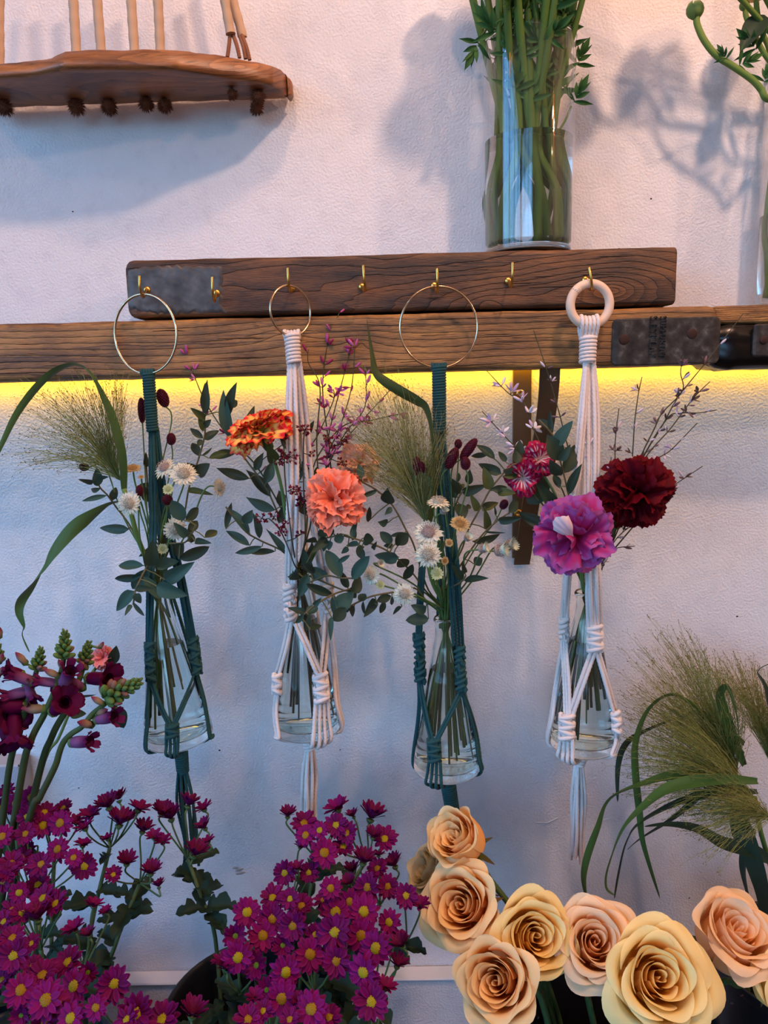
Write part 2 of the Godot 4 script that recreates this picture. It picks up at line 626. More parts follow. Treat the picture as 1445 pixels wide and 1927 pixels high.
func timbers() -> void:
	# ---- the upper board with brass cup hooks
	var zf := 0.105
	var a := P(229, 490, zf)
	var b := P(1272, 570, zf)
	var yt := (P(400, 487, zf).y + P(1100, 466, zf).y) / 2
	var yb := (P(400, 597, zf).y + P(1100, 575, zf).y) / 2
	var t := thing("hook_board", "dark reclaimed timber board with a row of seven brass cup hooks", "board", Vector3((a.x + b.x) / 2, yb, 0.055))
	var m := MB.new()
	timber(m, a.x, b.x, yb, yt, 0.003, zf, 0.005, [0.011, 0.003], 0.0011, 4)
	var L := b.x - a.x
	var H := yt - yb
	var pics := wood_picture(1400, 150, L, H, Color(0.125, 0.072, 0.036), Color(0.56, 0.355, 0.18), [[L * 0.885, H * 0.72, 1.6, 0.07, 0.03], [L * 0.66, H * 0.9, 0.7, 0.05, 0.025], [L * 0.3, H * 0.2, 0.4, 0.08, 0.02]], 62.0, 21, 0.5, 2.2)
	var wm := mat("upper_timber", Color(1, 1, 1), 0.62, {"albedo_texture": pics[0], "heightmap_enabled": true, "heightmap_texture": pics[1], "heightmap_scale": 0.25})
	part(t, "plank", m.build(), wm)
	# sheet-metal patch wrapped round the left end
	m = MB.new()
	var no := FastNoiseLite.new()
	no.frequency = 1.0
	sheet(m, 40, 22, func(u, v):
		var px: float = 240 + 185 * u + 7 * u * no.get_noise_2d(u * 3, v * 9 + 3)
		var top: float = 500 + 5 * no.get_noise_1d(u * 9) + 10 * pow(1 - u, 8)
		var bot: float = 592 - 5 * u + 6 * no.get_noise_1d(u * 11 + 40) - 18 * pow(1 - u, 8)
		var q := P(px, lerpf(top, bot, v), zf + 0.0009)
		q.z += 0.0009 * no.get_noise_2d(u * 12, v * 8) + (0.0 if u > 0.03 and v > 0.03 and v < 0.97 and u < 0.97 else -0.0012)
		return [q, Color.WHITE])
	part(t, "metal_patch", m.build(), M.old_tin).set_meta("label", "dull grey sheet-metal patch")
	var hm := MB.new()
	for q in [[268, 557, 262, 519, 277, 546], [403, 565, 399, 521, 408, 552], [545, 546, 541, 504, 549, 543], [687, 545, 683, 499, 681, 540], [823, 548, 822, 505, 817, 538], [962, 538, 964, 494, 956, 529], [1113, 545, 1108, 503, 1101, 527]]:
		hm = MB.new()
		var base := P(q[4], q[5], zf)
		var low := P(q[0], q[1], zf + 0.025)
		var tip := P(q[2], q[3], zf + 0.031)
		tube(hm, spline([base + Vector3(0, 0, -0.004), base + Vector3(0, 0, 0.003), base.lerp(low, 0.6) + Vector3(0, -0.0025, 0.001), low, low.lerp(tip, 0.45) + Vector3(0, -0.001, 0.0035), tip], 8), 0.0013, 10)
		var hk := part(t, "brass_hook", hm.build(), M.brass)
		hm = MB.new()
		ball(hm, Transform3D(Basis.from_scale(Vector3(0.0037, 0.0037, 0.0022)), base + Vector3(0, 0, 0.001)), Color.WHITE, 12, 8)
		part(hk, "collar", hm.build(), M.brass)
	hm = MB.new()
	var wl := PackedVector3Array()
	for k in 17:
		wl.append(Vector3(P(786, 480, 0.05).x + 0.0095 * cos(PI * k / 16), yt + 0.006 * sin(PI * k / 16), 0.06))
	tube(hm, wl, 0.0008, 6)
	part(t, "wire_loop", hm.build(), M.rust_screw)
	for q in [[1165, 463], [310, 604]]:
		hm = MB.new()
		var at := P(q[0], q[1], 0.09)
		ball(hm, Transform3D(Basis.from_scale(Vector3(0.002, 0.0015, 0.002)), Vector3(at.x, yt + 0.0005 if q[1] < 500 else at.y, 0.09)), Color.WHITE, 8, 6)
		if q[1] < 500:
			part(t, "screw_head", hm.build(), M.rust_screw)
	# ---- the long lower beam with a cast plate
	var zl := 0.112
	a = P(-420, 610, zl)
	b = P(1357, 577, zl)
	yt = (P(200, 602, zl).y + P(1200, 581, zl).y) / 2
	yb = (P(200, 713, zl).y + P(1150, 690, zl).y) / 2
	t = thing("long_beam", "long brown weathered timber beam running along the wall above the yellow glow", "beam", Vector3(0, yb, 0.06))
	m = MB.new()
	timber(m, a.x, b.x, yb, yt, 0.03, zl, 0.006, [0.002, 0.012], 0.0012, 9)
	L = b.x - a.x
	H = yt - yb
	pics = wood_picture(1800, 150, L, H, Color(0.27, 0.17, 0.08), Color(0.80, 0.575, 0.30), [[L * 0.54, H * 0.35, 0.35, 0.03, 0.012], [L * 0.62, H * 0.5, 0.3, 0.02, 0.01]], 150.0, 33, 0.5, 0.9)
	part(t, "timber", m.build(), mat("lower_timber", Color(1, 1, 1), 0.6, {"albedo_texture": pics[0], "heightmap_enabled": true, "heightmap_texture": pics[1], "heightmap_scale": 0.25}))
	# the cast plate, its screws and its lettering
	m = MB.new()
	var p0 := P(1152, 594, zl)
	var p1 := P(1352, 681, zl)
	var pl := MB.new()
	timber(pl, p0.x, p1.x, minf(p0.y, p1.y) - 0.0015, maxf(p0.y, p1.y) - 0.003, zl - 0.004, zl + 0.002, 0.0015, [0.006, 0.006], 0.0005, 17)
	var cp := part(t, "cast_plate", pl.build(), M.cast_plate)
	cp.set_meta("label", "grey cast metal plate with raised lettering")
	for q in [[1174, 639], [1302, 628]]:
		m = MB.new()
		ball(m, Transform3D(Basis.from_scale(Vector3(0.0052, 0.0052, 0.0012)), P(q[0], q[1], zl + 0.0019)), Color.WHITE, 16, 8, 0.03)
		part(cp, "screw", m.build(), M.rust_screw)
	var words := [["SUPPORTAT", 1247], ["S.EST.LAX", 1229]]
	for q in words:
		var tm := TextMesh.new()
		tm.text = q[0]
		var sf := SystemFont.new()
		sf.font_names = PackedStringArray(["Droid Serif"])
		tm.font = sf
		tm.font_size = 32
		tm.pixel_size = 0.0001
		tm.depth = 0.0024
		var ab := tm.get_aabb()
		var want := mpp(P(1240, 640, zl)) * 76
		var k := want / ab.size.x
		var cen := P(q[1], 634, zl + 0.0024)
		var bs := Basis(Vector3.BACK, -PI / 2) * Basis.from_scale(Vector3(k, k * 1.15, 1))
		part(cp, "lettering", tm, M.cast_plate, Transform3D(bs, cen - bs * (ab.position + ab.size / 2)))
	# ---- the tarred end piece on the right and the plank behind it
	m = MB.new()
	var yq := P(1400, 607, 0.105)
	var yr := P(1400, 695, 0.105)
	var x0 := P(1322, 650, 0.1).x
	timber(m, x0, x0 + 0.34, yr.y, yq.y, 0.03, 0.1, 0.012, [0.03, 0.01], 0.0026, 23)
	t = thing("tarred_yoke", "black tarred beam end butting against the cast plate on the right", "beam", Vector3(x0 + 0.1, yr.y, 0.06))
	part(t, "tarred_end", m.build(), M.pitch_iron)
	m = MB.new()
	p0 = P(1418, 608, 0.101)
	p1 = P(1560, 672, 0.101)
	timber(m, p0.x, p1.x, p1.y + 0.002, p0.y - 0.001, 0.098, 0.103, 0.002, [0.004, 0.004], 0.0008, 29)
	cp = part(t, "iron_plate", m.build(), M.cast_plate)
	m = MB.new()
	ball(m, Transform3D(Basis.from_scale(Vector3(0.0042, 0.0042, 0.0014)), P(1437, 640, 0.1032)), Color.WHITE, 14, 8, 0.04)
	part(cp, "screw", m.build(), M.rust_screw)
	m = MB.new()
	var q0 := P(1345, 578, 0.09)
	var q1 := P(1445, 606, 0.09)
	timber(m, q0.x, q0.x + 0.32, q1.y - 0.001, q0.y + 0.001, 0.003, 0.092, 0.004, [0.003, 0.003], 0.0008, 31)
	t = thing("rear_plank", "short brown plank above the tarred beam end, under the green vase", "plank", Vector3(q0.x + 0.1, q1.y, 0.05))
	part(t, "plank_board", m.build(), M.lower_timber)
	# ---- light strip under the back edge of the long beam
	t = thing("led_light_strip", "glowing yellow light strip hidden under the back of the long beam", "light strip", Vector3(0.05, yb, 0.024))
	part(t, "strip", boxmesh(Vector3(-0.6, yb + 0.008, 0.007), Vector3(0.66, yb + 0.011, 0.017), 0.0005), mat("led_glow", Color(1, 0.9, 0.6), 0.4, {"emission_enabled": true, "emission": Color(1.0, 0.78, 0.18), "emission_energy_multiplier": 3.0}))
	part(t, "mounting_batten", boxmesh(Vector3(-0.61, yb + 0.011, 0.001), Vector3(0.67, yb + 0.03, 0.0305), 0.0005), M.window_frame)
	var al := AreaLight3D.new()
	al.name = "led_light"
	al.area_size = Vector2(1.26, 0.009)
	al.light_color = Color(1.0, 0.75, 0.16)
	al.light_energy = 0.1
	al.area_range = 4.0
	al.shadow_enabled = true
	t.add_child(al)
	al.global_transform = Transform3D(Basis(Vector3.RIGHT, -PI / 2), Vector3(0.03, yb + 0.0074, 0.012))
	# ---- metal bracket below the beams
	var sb := P(980, 1000, 0.004)
	t = thing("shelf_bracket", "bronze metal strap bracket screwed to the wall under the long beam", "bracket", Vector3(sb.x, sb.y, 0.0))
	m = MB.new()
	var s0 := P(983, 690, 0.004)
	var s1 := P(983, 1050, 0.004)
	var hw := 17.5 * mpp(s0)
	box(m, Vector3(s0.x - hw, s1.y, 0.0005), Vector3(s0.x + hw, yb + 0.004, 0.0045), 0.0006)
	part(t, "wall_strap", m.build(), M.strap_metal)
	m = MB.new()
	var line := spline([P(1033, 660, 0.1), P(1034.5, 694, 0.1), P(1031, 750, 0.088), P(1022, 815, 0.072), P(1008, 890, 0.05), P(993, 985, 0.022), P(984, 1045, 0.008), P(981.5, 1062, 0.0055)], 6)
	for e in [[-1.0, 0.0], [1.0, 0.0]]:
		pass
	var nl := line.size()
	for k in nl:
		var tg := (line[mini(k + 1, nl - 1)] - line[maxi(k - 1, 0)]).normalized()
		var nr := tg.cross(Vector3.RIGHT).normalized()
		var w2 := hw * lerpf(1.0, 0.86, float(k) / nl)
		for cq in [[-1, -1], [1, -1], [1, 1], [-1, 1]]:
			m.add(line[k] + Vector3(cq[0] * w2, 0, 0) + nr * 0.0013 * cq[1], Color.WHITE)
	for k in nl - 1:
		for s in 4:
			var i0 := k * 4 + s
			var i1 := k * 4 + (s + 1) % 4
			quad(m, [m.v[i0], m.v[i1], m.v[i1 + 4], m.v[i0 + 4]], (m.v[i0] + m.v[i1]) / 2 - line[k], Color.WHITE)
	part(t, "bent_strap", m.build(), M.strap_metal)
	for q in [[979, 741], [975, 966]]:
		m = MB.new()
		lathe(m, [Vector2(0.0048, 0), Vector2(0.0046, 0.0012), Vector2(0.0028, 0.0016), Vector2(0.0022, 0.0006), Vector2(0.0001, 0.0006)], 18, Transform3D(Basis(Vector3.RIGHT, PI / 2), P(q[0], q[1], 0.0044)))
		part(t, "brass_screw", m.build(), M.brass)
	# ---- pale box on the wall behind the snapdragon stems
	var c0 := P(-60, 1560, 0.03)
	var c1 := P(36, 1440, 0.03)
	t = thing("wall_box", "pale plain box on the wall behind the snapdragon stems", "box", Vector3(c0.x, c0.y, 0))
	part(t, "casing", boxmesh(Vector3(c0.x, c0.y, 0.0005), Vector3(c1.x, c1.y, 0.03), 0.002), M.print_white)


func hanging_shelf() -> void:
	var y := P(320, 130, 0.10).y
	var t := thing("rope_shelf", "live-edge wooden shelf hanging on wrapped ropes at the top left", "shelf", Vector3(P(250, 190, 0.02).x, y, 0.05))
	var m := MB.new()
	# stations along the front lower edge [px, py], with the top edge [py] above it
	var st := [[-120, 150, 124], [0, 147, 120], [60, 143, 115], [95, 136, 108], [122, 130, 96], [165, 129, 92], [250, 130, 93], [330, 130, 93], [380, 138, 98], [430, 147, 106], [480, 153, 115], [512, 160, 123], [528, 171, 130], [539, 180, 140], [545, 187, 152]]
	var no := FastNoiseLite.new()
	no.frequency = 1.0
	no.seed = 5
	var dense := []
	for k in st.size() - 1:
		for j in 4:
			var f := j / 4.0
			dense.append([lerpf(st[k][0], st[k + 1][0], f), lerpf(st[k][1], st[k + 1][1], f), lerpf(st[k][2], st[k + 1][2], f)])
	dense.append(st[st.size() - 1])
	var ns := 12
	for k in dense.size():
		var q: Array = dense[k]
		var lo := PY(q[0], q[1], y)
		lo.z = minf(lo.z, 0.118)
		var hi := P(q[0], q[2], lo.z - 0.005)
		var e := 1.0 - smoothstep(dense.size() - 9.0, dense.size() - 1.0, float(k)) * 0.3
		var back := 0.012
		var h := maxf(hi.y - y, 0.004)
		var zb := back + (1.0 - e) * 0.05
		var sec := [[zb, 0.1], [lerpf(zb, lo.z, 0.3), 0.0], [lerpf(zb, lo.z, 0.7), 0.0], [lo.z - 0.006, 0.0], [lo.z, 0.04], [lo.z + 0.001, 0.3], [lo.z - 0.001, 0.65], [lo.z - 0.005, 0.97], [lo.z - 0.012, 1.0], [lerpf(zb, lo.z, 0.6), 0.98], [lerpf(zb, lo.z, 0.25), 0.97], [zb, 0.9]]
		for s in sec:
			var j := no.get_noise_3d(q[0] * 0.012, s[0] * 30, s[1] * 3) * 0.0012
			m.add(Vector3(lo.x, y + s[1] * h * lerpf(0.75, 1.0, e) + j * (0.2 if s[1] < 0.05 else 1.0), s[0] + j), Color.WHITE, Vector2(lo.x * 2, s[0] * 6 + s[1] * 0.3))
	for k in dense.size() - 1:
		for s in ns:
			var a := k * ns + s
			var b := k * ns + (s + 1) % ns
			m.tri(a, a + ns, b + ns)
			m.tri(a, b + ns, b)
	var r0 := (dense.size() - 1) * ns
	var mid := Vector3.ZERO
	for s in ns:
		mid += m.v[r0 + s] / ns
	for e in [[0.0022, 0.88], [0.0036, 0.66], [0.0042, 0.35]]:
		for s in ns:
			var v0 := m.v[r0 + s]
			m.add(mid + (v0 - mid) * e[1] + Vector3(e[0], 0, 0), Color.WHITE, Vector2(v0.x * 2 + e[0] * 8, v0.z * 6))
	var l0 := r0
	for e in 3:
		var l1 := m.v.size() - (3 - e) * ns
		for s in ns:
			m.tri(l0 + s, l1 + s, l1 + (s + 1) % ns)
			m.tri(l0 + s, l1 + (s + 1) % ns, l0 + (s + 1) % ns)
		l0 = l1
	var ce := m.add(mid + Vector3(0.0043, 0, 0), Color.WHITE, Vector2(mid.x * 2, 0.2))
	for s in ns:
		m.tri(l0 + s, ce, l0 + (s + 1) % ns)
	var pics := wood_picture(900, 300, 0.5, 0.14, Color(0.32, 0.18, 0.095), Color(0.78, 0.52, 0.29), [[0.16, 0.03, 0.7, 0.05, 0.03], [0.36, 0.08, 0.8, 0.06, 0.03]], 45.0, 51, 0.6)
	part(t, "board", m.build(), mat("olive_wood", Color(1, 1, 1), 0.42, {"albedo_texture": pics[0], "heightmap_enabled": true, "heightmap_texture": pics[1], "heightmap_scale": 0.05}))
	# wrapped ropes: [top px, bottom px, bottom py, depth]
	var zr := 0.06
	for q in [[12, -30, -2, 122, 0.06], [130, -90, 143, 94, 0.065], [177, -90, 190, 95, 0.065], [238, -90, 253, 95, 0.065], [284, -90, 302, 95, 0.065], [398, -90, 434, 60, 0.06], [416, -90, 456, 66, 0.05]]:
		m = MB.new()
		var a := P(q[0], -130, q[4])
		var bt := P(q[2], q[3] + 4, q[4])
		if q[3] > 80:
			bt.y = minf(bt.y, y + 0.024)
		var bend := (a + bt) / 2 + Vector3(rnd(-0.003, 0.003), 0, rnd(-0.002, 0.002))
		var pts := evenly(spline([a, bend, bt.lerp(a, 0.08), bt], 14), 0.0009)
		var rr := []
		for k in pts.size():
			rr.append(0.0044 + (0.0006 if (k % 2) == 0 else -0.0001) + 0.0002 * sin(k * 0.37))
		tube(m, pts, rr, 9)
		part(t, "wrapped_rope", m.build(), M.jute_wrap)
	for q in [[433, 58, 428, 104], [437, 62, 451, 106], [455, 66, 470, 110], [452, 70, 462, 108]]:
		m = MB.new()
		var b2 := P(q[2], q[3] + 3, 0.06)
		tube(m, evenly(spline([P(q[0], q[1], 0.056), P((q[0] + q[2]) / 2.0 + 1, (q[1] + q[3]) / 2.0, 0.06), b2], 8), 0.0012), 0.0021, 9, Color.WHITE, null, 0.25, 900.0)
		part(t, "bare_strand", m.build(), M.jute_core)
	# frayed knots under the board
	for q in [[8, 200, 20], [143, 199, 21], [205, 199, 20], [275, 194, 18], [310, 197, 18], [485, 181, 19], [483, 202, 17], [437, 176, 13]]:
		m = MB.new()
		var c0 := PY(q[0], q[1] - 10, y)
		c0.z = clampf(c0.z, 0.026, 0.07)
		var cen := P(q[0], q[1], c0.z)
		var r: float = q[2] * mpp(cen) * 0.85
		cen.y = minf(cen.y, y - r * 0.3)
		ball(m, Transform3D(Basis.from_scale(Vector3(r, r, r) * 0.72), cen), Color.WHITE, 10, 7, 0.1)
		for k in 260:
			var d := Vector3(rnd(-1, 1), rnd(-1.1, 0.6), rnd(-1, 1)).normalized()
			grain(m, cen + d * r * 0.5, cen + d * r * rnd(0.85, 1.25) + Vector3(0, -0.001, 0), 0.0004, Color.WHITE)
		part(t, "frayed_knot", m.build(), M.coir)


func tall_vases() -> void:
	# ---- clear cylinder on the hook board, with the stems of cut ranunculus
	var yb := P(995, 468, 0.1).y
	var top := P(1000, 36, 0.107).y
	var ax := P(995, 300, 0.06).x
	var R := 0.0465
	var base := Vector3(ax, yb, 0.058)
	var t := thing("cylinder_vase", "tall clear glass cylinder vase standing on the hook board", "vase", base)
	var m := MB.new()
	var H := top - yb
	lathe(m, [Vector2(0.001, 0.0), Vector2(R - 0.003, 0.0), Vector2(R - 0.0005, 0.0015), Vector2(R, 0.005), Vector2(R, H - 0.001), Vector2(R - 0.001, H), Vector2(R - 0.002, H - 0.001), Vector2(R - 0.0022, 0.012), Vector2(R - 0.006, 0.009), Vector2(0.001, 0.009)], 64, Transform3D(Basis(), base))
	part(t, "glass_body", m.build(), M.clear_glass)
	m = MB.new()
	var rl := PackedVector3Array()
	for k in 73:
		rl.append(base + Vector3((R - 0.001) * cos(TAU * k / 72), H, (R - 0.001) * sin(TAU * k / 72)))
	tube(m, rl, 0.0015, 8)
	part(t, "rounded_rim", m.build(), M.solid_glass)
	m = MB.new()
	lathe(m, [Vector2(0.001, 0.0006), Vector2(R - 0.004, 0.0006), Vector2(R - 0.0022, 0.0022), Vector2(R - 0.0022, 0.0066), Vector2(R - 0.005, 0.0076), Vector2(0.001, 0.0074)], 64, Transform3D(Basis(), base))
	part(t, "thick_base", m.build(), M.solid_glass)
	m = MB.new()
	var wy := P(1000, 268, 0.06).y - yb
	lathe(m, [Vector2(0.001, 0.0085), Vector2(R - 0.006, 0.0086), Vector2(R - 0.0019, 0.0118), Vector2(R - 0.0017, wy + 0.0012), Vector2(R - 0.006, wy), Vector2(0.001, wy)], 64, Transform3D(Basis(), base))
	part(t, "water", m.build(), M.water)
	var names := [["leaning left over the rim", -1], ["standing at the left of the bunch", 0]]
	rng.seed = 41
	# [bottom x, bottom z, x at the water, z at the water, px and py of the upper end, radius]
	var st := [[0.030, 0.01, 0.012, 0.0, 1090, -150, 0.0034], [0.034, -0.012, 0.018, -0.008, 1110, -180, 0.003], [0.022, 0.025, 0.004, 0.018, 1050, -190, 0.0036], [0.012, -0.02, -0.004, -0.01, 1010, -230, 0.0033], [-0.028, 0.015, -0.026, 0.012, 935, -190, 0.0028], [-0.034, -0.01, -0.03, -0.008, 960, -240, 0.0026], [-0.024, 0.026, -0.012, 0.02, 985, -150, 0.0037], [-0.015, -0.028, -0.01, -0.015, 900, -120, 0.0032], [0.004, 0.03, 0.0, 0.024, 1000, -260, 0.0038], [0.026, -0.022, 0.008, -0.016, 1035, -260, 0.003], [-0.02, 0.002, -0.018, 0.002, 868, -90, 0.0034], [0.018, 0.008, 0.006, 0.006, 1130, -130, 0.0026], [0.033, 0.018, 0.02, 0.012, 1070, -230, 0.0032], [-0.006, -0.03, 0.004, -0.022, 1095, -240, 0.0028], [0.038, 0.004, 0.022, 0.004, 1015, -210, 0.0034], [0.028, 0.026, 0.002, 0.022, 960, -180, 0.0036], [-0.032, 0.02, -0.004, 0.016, 1065, -140, 0.0036], [0.014, 0.034, -0.01, 0.022, 945, -220, 0.0034], [-0.036, 0.006, -0.02, -0.004, 1030, -160, 0.003], [0.008, 0.012, 0.014, 0.018, 980, -250, 0.003]]
	var lab := ["bending to the right at the rim", "furthest right at the vase bottom", "in front, right of the middle", "in the middle of the back", "thin and upright at the left side", "at the far left edge of the glass", "thick, left of the middle in front", "crossing behind from the left", "thickest, in the middle of the front", "behind, right of the middle", "leaning out left over the rim", "thin, leaning out right over the rim", "right side, near the front glass", "thin, at the very back", "curving up from the right foot", "sweeping from lower right to upper left", "sweeping from lower left to upper right", "crossing low in front towards the left", "hugging the left side, leaning right above", "slim, between the thick front stems"]
	var heads := [[232, 150, 160], [245, 190, 150], [238, 205, 190], [225, 120, 130]]
	for k in st.size():
		var q: Array = st[k]
		var p0 := base + Vector3(q[0], 0, q[1]).limit_length(0.036) + Vector3(0, 0.0135, 0)
		var p1 := base + Vector3(q[2] * 1.1, wy * 0.9, q[3])
		var up := P(q[4], q[5], 0.058 + q[3] * 3.0 + rnd(-0.02, 0.03))
		var p2 := p1.lerp(up, 0.42) + Vector3(rnd(-0.004, 0.004), 0, rnd(-0.003, 0.003))
		p2.x = clampf(p2.x, ax - R + 0.007, ax + R - 0.007)
		p2.z = clampf(p2.z, base.z - R * 0.75, base.z + R * 0.75)
		var f := thing("ranunculus", "green ranunculus stem in the clear cylinder vase, " + lab[k], "flower", p0, "ranunculus in the clear cylinder vase")
		m = MB.new()
		tube(m, spline([p0, p0.lerp(p1, 0.5) + Vector3(q[0], 0, q[1]).limit_length(0.0105) * 1.0, p1, p2, up], 7), q[6] * 1.12, 9, vary(col(76, 110, 40), 0.22), vary(col(74, 98, 40), 0.22))
		part(f, "stem", m.build(), M.tinted)
		var hc: Array = heads[k % 4]
		ranunculus_head(f, up, (up - p2).normalized(), 0.021, col(hc[0], hc[1], hc[2]))
		for j in 2:
			var at := p1.lerp(p2, 0.55 + 0.4 * j + rnd(-0.1, 0.1)) if k % 2 else p2.lerp(up, 0.1 + 0.25 * j)
			var dirn := Vector3(rnd(-1, 1), rnd(-0.3, 0.9), rnd(-0.2, 0.6)).normalized()
			if k % 2:
				dirn = Vector3(rnd(-0.4, 0.4), 1.0, rnd(-0.2, 0.3)).normalized()
			fern_leaf(f, at, dirn, rnd(0.03, 0.045))
	for q in [[1075, 200, 1045, 255, 0.08, "on the right inside the glass"], [905, 70, 925, 30, 0.08, "drooping outside the rim on the left"], [1080, 130, 1050, 190, 0.05, "pressed to the right side of the glass"]]:
		var f := thing("ranunculus_leaf_stalk", "feathery green ranunculus leaf " + q[5], "leaf", P(q[2], q[3], q[4]), "loose ranunculus leaves")
		m = MB.new()
		tube(m, spline([P(q[2], q[3], q[4]), P((q[0] + q[2]) / 2.0 + 3, (q[1] + q[3]) / 2.0, q[4]), P(q[0], q[1], q[4])], 5), 0.0012, 6, col(70, 100, 45))
		part(f, "stalk", m.build(), M.tinted)
		fern_leaf(f, P(q[0], q[1], q[4]), (P(q[0], q[1], q[4]) - P(q[2], q[3], q[4])).normalized(), 0.034)
	# ---- green glass vase at the right edge
	var b2 := Vector3(P(1428, 570, 0.05).x + 0.046, P(1440, 580, 0.09).y + 0.0012, 0.047)
	t = thing("green_vase", "green-tinted glass vase cut off by the right edge", "vase", b2)
	m = MB.new()
	var H2 := P(1428, 150, 0.05).y - b2.y
	lathe(m, [Vector2(0.001, 0.0), Vector2(0.043, 0.0), Vector2(0.045, 0.003), Vector2(0.0458, H2), Vector2(0.0445, H2), Vector2(0.043, 0.01), Vector2(0.001, 0.009)], 48, Transform3D(Basis(), b2))
	part(t, "glass_body", m.build(), M.clear_glass)
	m = MB.new()
	var w2 := P(1436, 404, 0.05).y - b2.y
	lathe(m, [Vector2(0.001, 0.0085), Vector2(0.0433, 0.0095), Vector2(0.0447, w2), Vector2(0.001, w2)], 48, Transform3D(Basis(), b2))
	part(t, "water", m.build(), M.water)
	study(1245, 0, 3.21)
	var paths := [[[642, 600], [600, 540], [545, 480], [430, 400], [330, 335], [255, 240], [215, 150], [210, 105], "bent right over, with a closed green bud"], [[660, 380], [600, 290], [550, 190], [510, 100], [505, 60], "short, with a small closed bud"], [[690, 400], [640, 270], [600, 180], [575, 60], [570, -60], "thick, rising past the right edge"]]
	for k in 3:
		var q: Array = paths[k]
		var pts := [b2 + Vector3(-0.033 + 0.008 * k, 0.014, 0.012), b2 + Vector3(-0.035 + 0.01 * k, w2, 0.015), b2 + Vector3(-0.03 + 0.01 * k, H2 * 0.9, 0.012)]
		for j in q.size() - 1:
			pts.append(C(q[j][0], q[j][1], 0.075 - 0.005 * k))
		var f := thing("ranunculus_bud", "green ranunculus stem in the right-hand vase, " + q[q.size() - 1], "flower", pts[0], "ranunculus in the right-hand vase")
		m = MB.new()
		tube(m, spline(pts, 6), 0.0032 if k == 0 else 0.0026, 9, col(76, 108, 48), col(112, 132, 58))
		part(f, "stem", m.build(), M.tinted)
		var e: Vector3 = pts[pts.size() - 1]
		var up := (e - pts[pts.size() - 2] as Vector3).normalized()
		if k < 2:
			var r := 0.0078 if k == 0 else 0.0045
			m = MB.new()
			for s in 5:
				var bs := Basis(up.cross(Vector3.BACK).normalized(), up, up.cross(Vector3.BACK).normalized().cross(up)) * Basis(Vector3.UP, TAU * s / 5)
				sheet(m, 4, 6, func(u, v):
					var a: float = (u - 0.5) * 1.5 * sin(PI * (0.25 + 0.6 * v))
					var th: float = lerpf(0.1, 2.85, v)
					return [e + up * r * 0.9 + bs * (Vector3(sin(a) * sin(th), -cos(th), cos(a) * sin(th)) * r * (1.0 + 0.04 * s)), col(104, 128, 62).lerp(col(150, 165, 100), v * 0.6)])
			part(f, "bud", m.build(), M.petal)
		else:
			ranunculus_head(f, e, up, 0.02, col(235, 190, 120))
		if k == 0:
			fern_leaf(f, C(440, 405, 0.075), Vector3(0.9, 0.35, 0.1).normalized(), 0.03)
			fern_leaf(f, C(400, 370, 0.078), Vector3(-0.55, 0.65, 0.1).normalized(), 0.02)
			fern_leaf(f, C(610, 520, 0.075), Vector3(0.2, 0.9, 0.1).normalized(), 0.025)
		if k == 2:
			leaf_at(f, C(620, 90, 0.07), C(480, 290, 0.085), 0.022, M.leaf_dark, 1, 0.3)
			fern_leaf(f, C(590, 320, 0.072), Vector3(-0.7, 0.5, 0.2).normalized(), 0.035)
	for k in 5:
		var lo := b2 + Vector3(-0.038 + 0.006 * k, 0.0145, 0.010 - 0.011 * (k % 2))
		var hi := b2 + Vector3(-0.0385 + 0.007 * k, w2, 0.012 - 0.016 * ((k + 1) % 2))
		var over := b2 + Vector3(-0.02 + 0.02 * k, H2 + 0.16 + 0.01 * k, 0.01)
		var f := thing("ranunculus", "thick green stem in the right-hand vase, %s from the picture edge inwards" % ["outermost", "second", "third", "fourth", "fifth"][k], "flower", lo, "ranunculus in the right-hand vase")
		m = MB.new()
		tube(m, spline([lo, lo.lerp(hi, 0.5) + Vector3(-0.001, 0, 0.002), hi, hi.lerp(over, 0.5), over], 6), 0.0044, 9, col(84, 116, 40), col(76, 100, 42))
		part(f, "stem", m.build(), M.tinted)
		ranunculus_head(f, over, (over - hi).normalized(), 0.02, col(238, 196, 120))
	# two more blooms just over the top edge, whose heads shade the wall
	for q in [[1330, -160, 0.11, 1300, "left"], [1400, -200, 0.12, 1420, "right"], [1240, -130, 0.12, 1240, "furthest left"]]:
		var e := P(q[0], q[1], q[2])
		var f := thing("ranunculus_bloom", "ranunculus bloom above the picture edge over the green vase, %s one" % q[4], "flower", b2 + Vector3(-0.01, 0.014, 0), "ranunculus in the right-hand vase")
		m = MB.new()
		var lip := b2 + Vector3(-0.033, H2, 0.01)
		tube(m, spline([b2 + Vector3(-0.01, 0.014, 0), b2 + Vector3(0.0, w2, -0.015), lip + Vector3(0.02, 0, -0.02), lip.lerp(e, 0.5) + Vector3(0.01, 0.01, 0.0), e], 7), 0.0026, 8, col(76, 108, 48), col(112, 132, 58))
		part(f, "stem", m.build(), M.tinted)
		ranunculus_head(f, e, (e - lip).normalized(), 0.024, col(236, 178, 150))


func ranunculus_head(f: Node3D, at: Vector3, up: Vector3, r: float, c: Color) -> void:
	var side := up.cross(Vector3(0.2, 0.1, 0.95)).normalized()
	var bs := Basis(side, up, side.cross(up))
	var m := MB.new()
	for layer in 4:
		var rr := r * (0.45 + 0.18 * layer)
		for s in 6:
			var turn := bs * Basis(Vector3.UP, TAU * s / 6 + layer * 0.5)
			sheet(m, 3, 4, func(u, v):
				var a: float = (u - 0.5) * 1.6
				var th: float = lerpf(0.15, 2.5 - 0.35 * layer, v)
				return [at + up * r * 0.5 + turn * (Vector3(sin(a) * sin(th), -cos(th), cos(a) * sin(th)) * rr), c])
	part(f, "bloom", m.build(), M.petal)


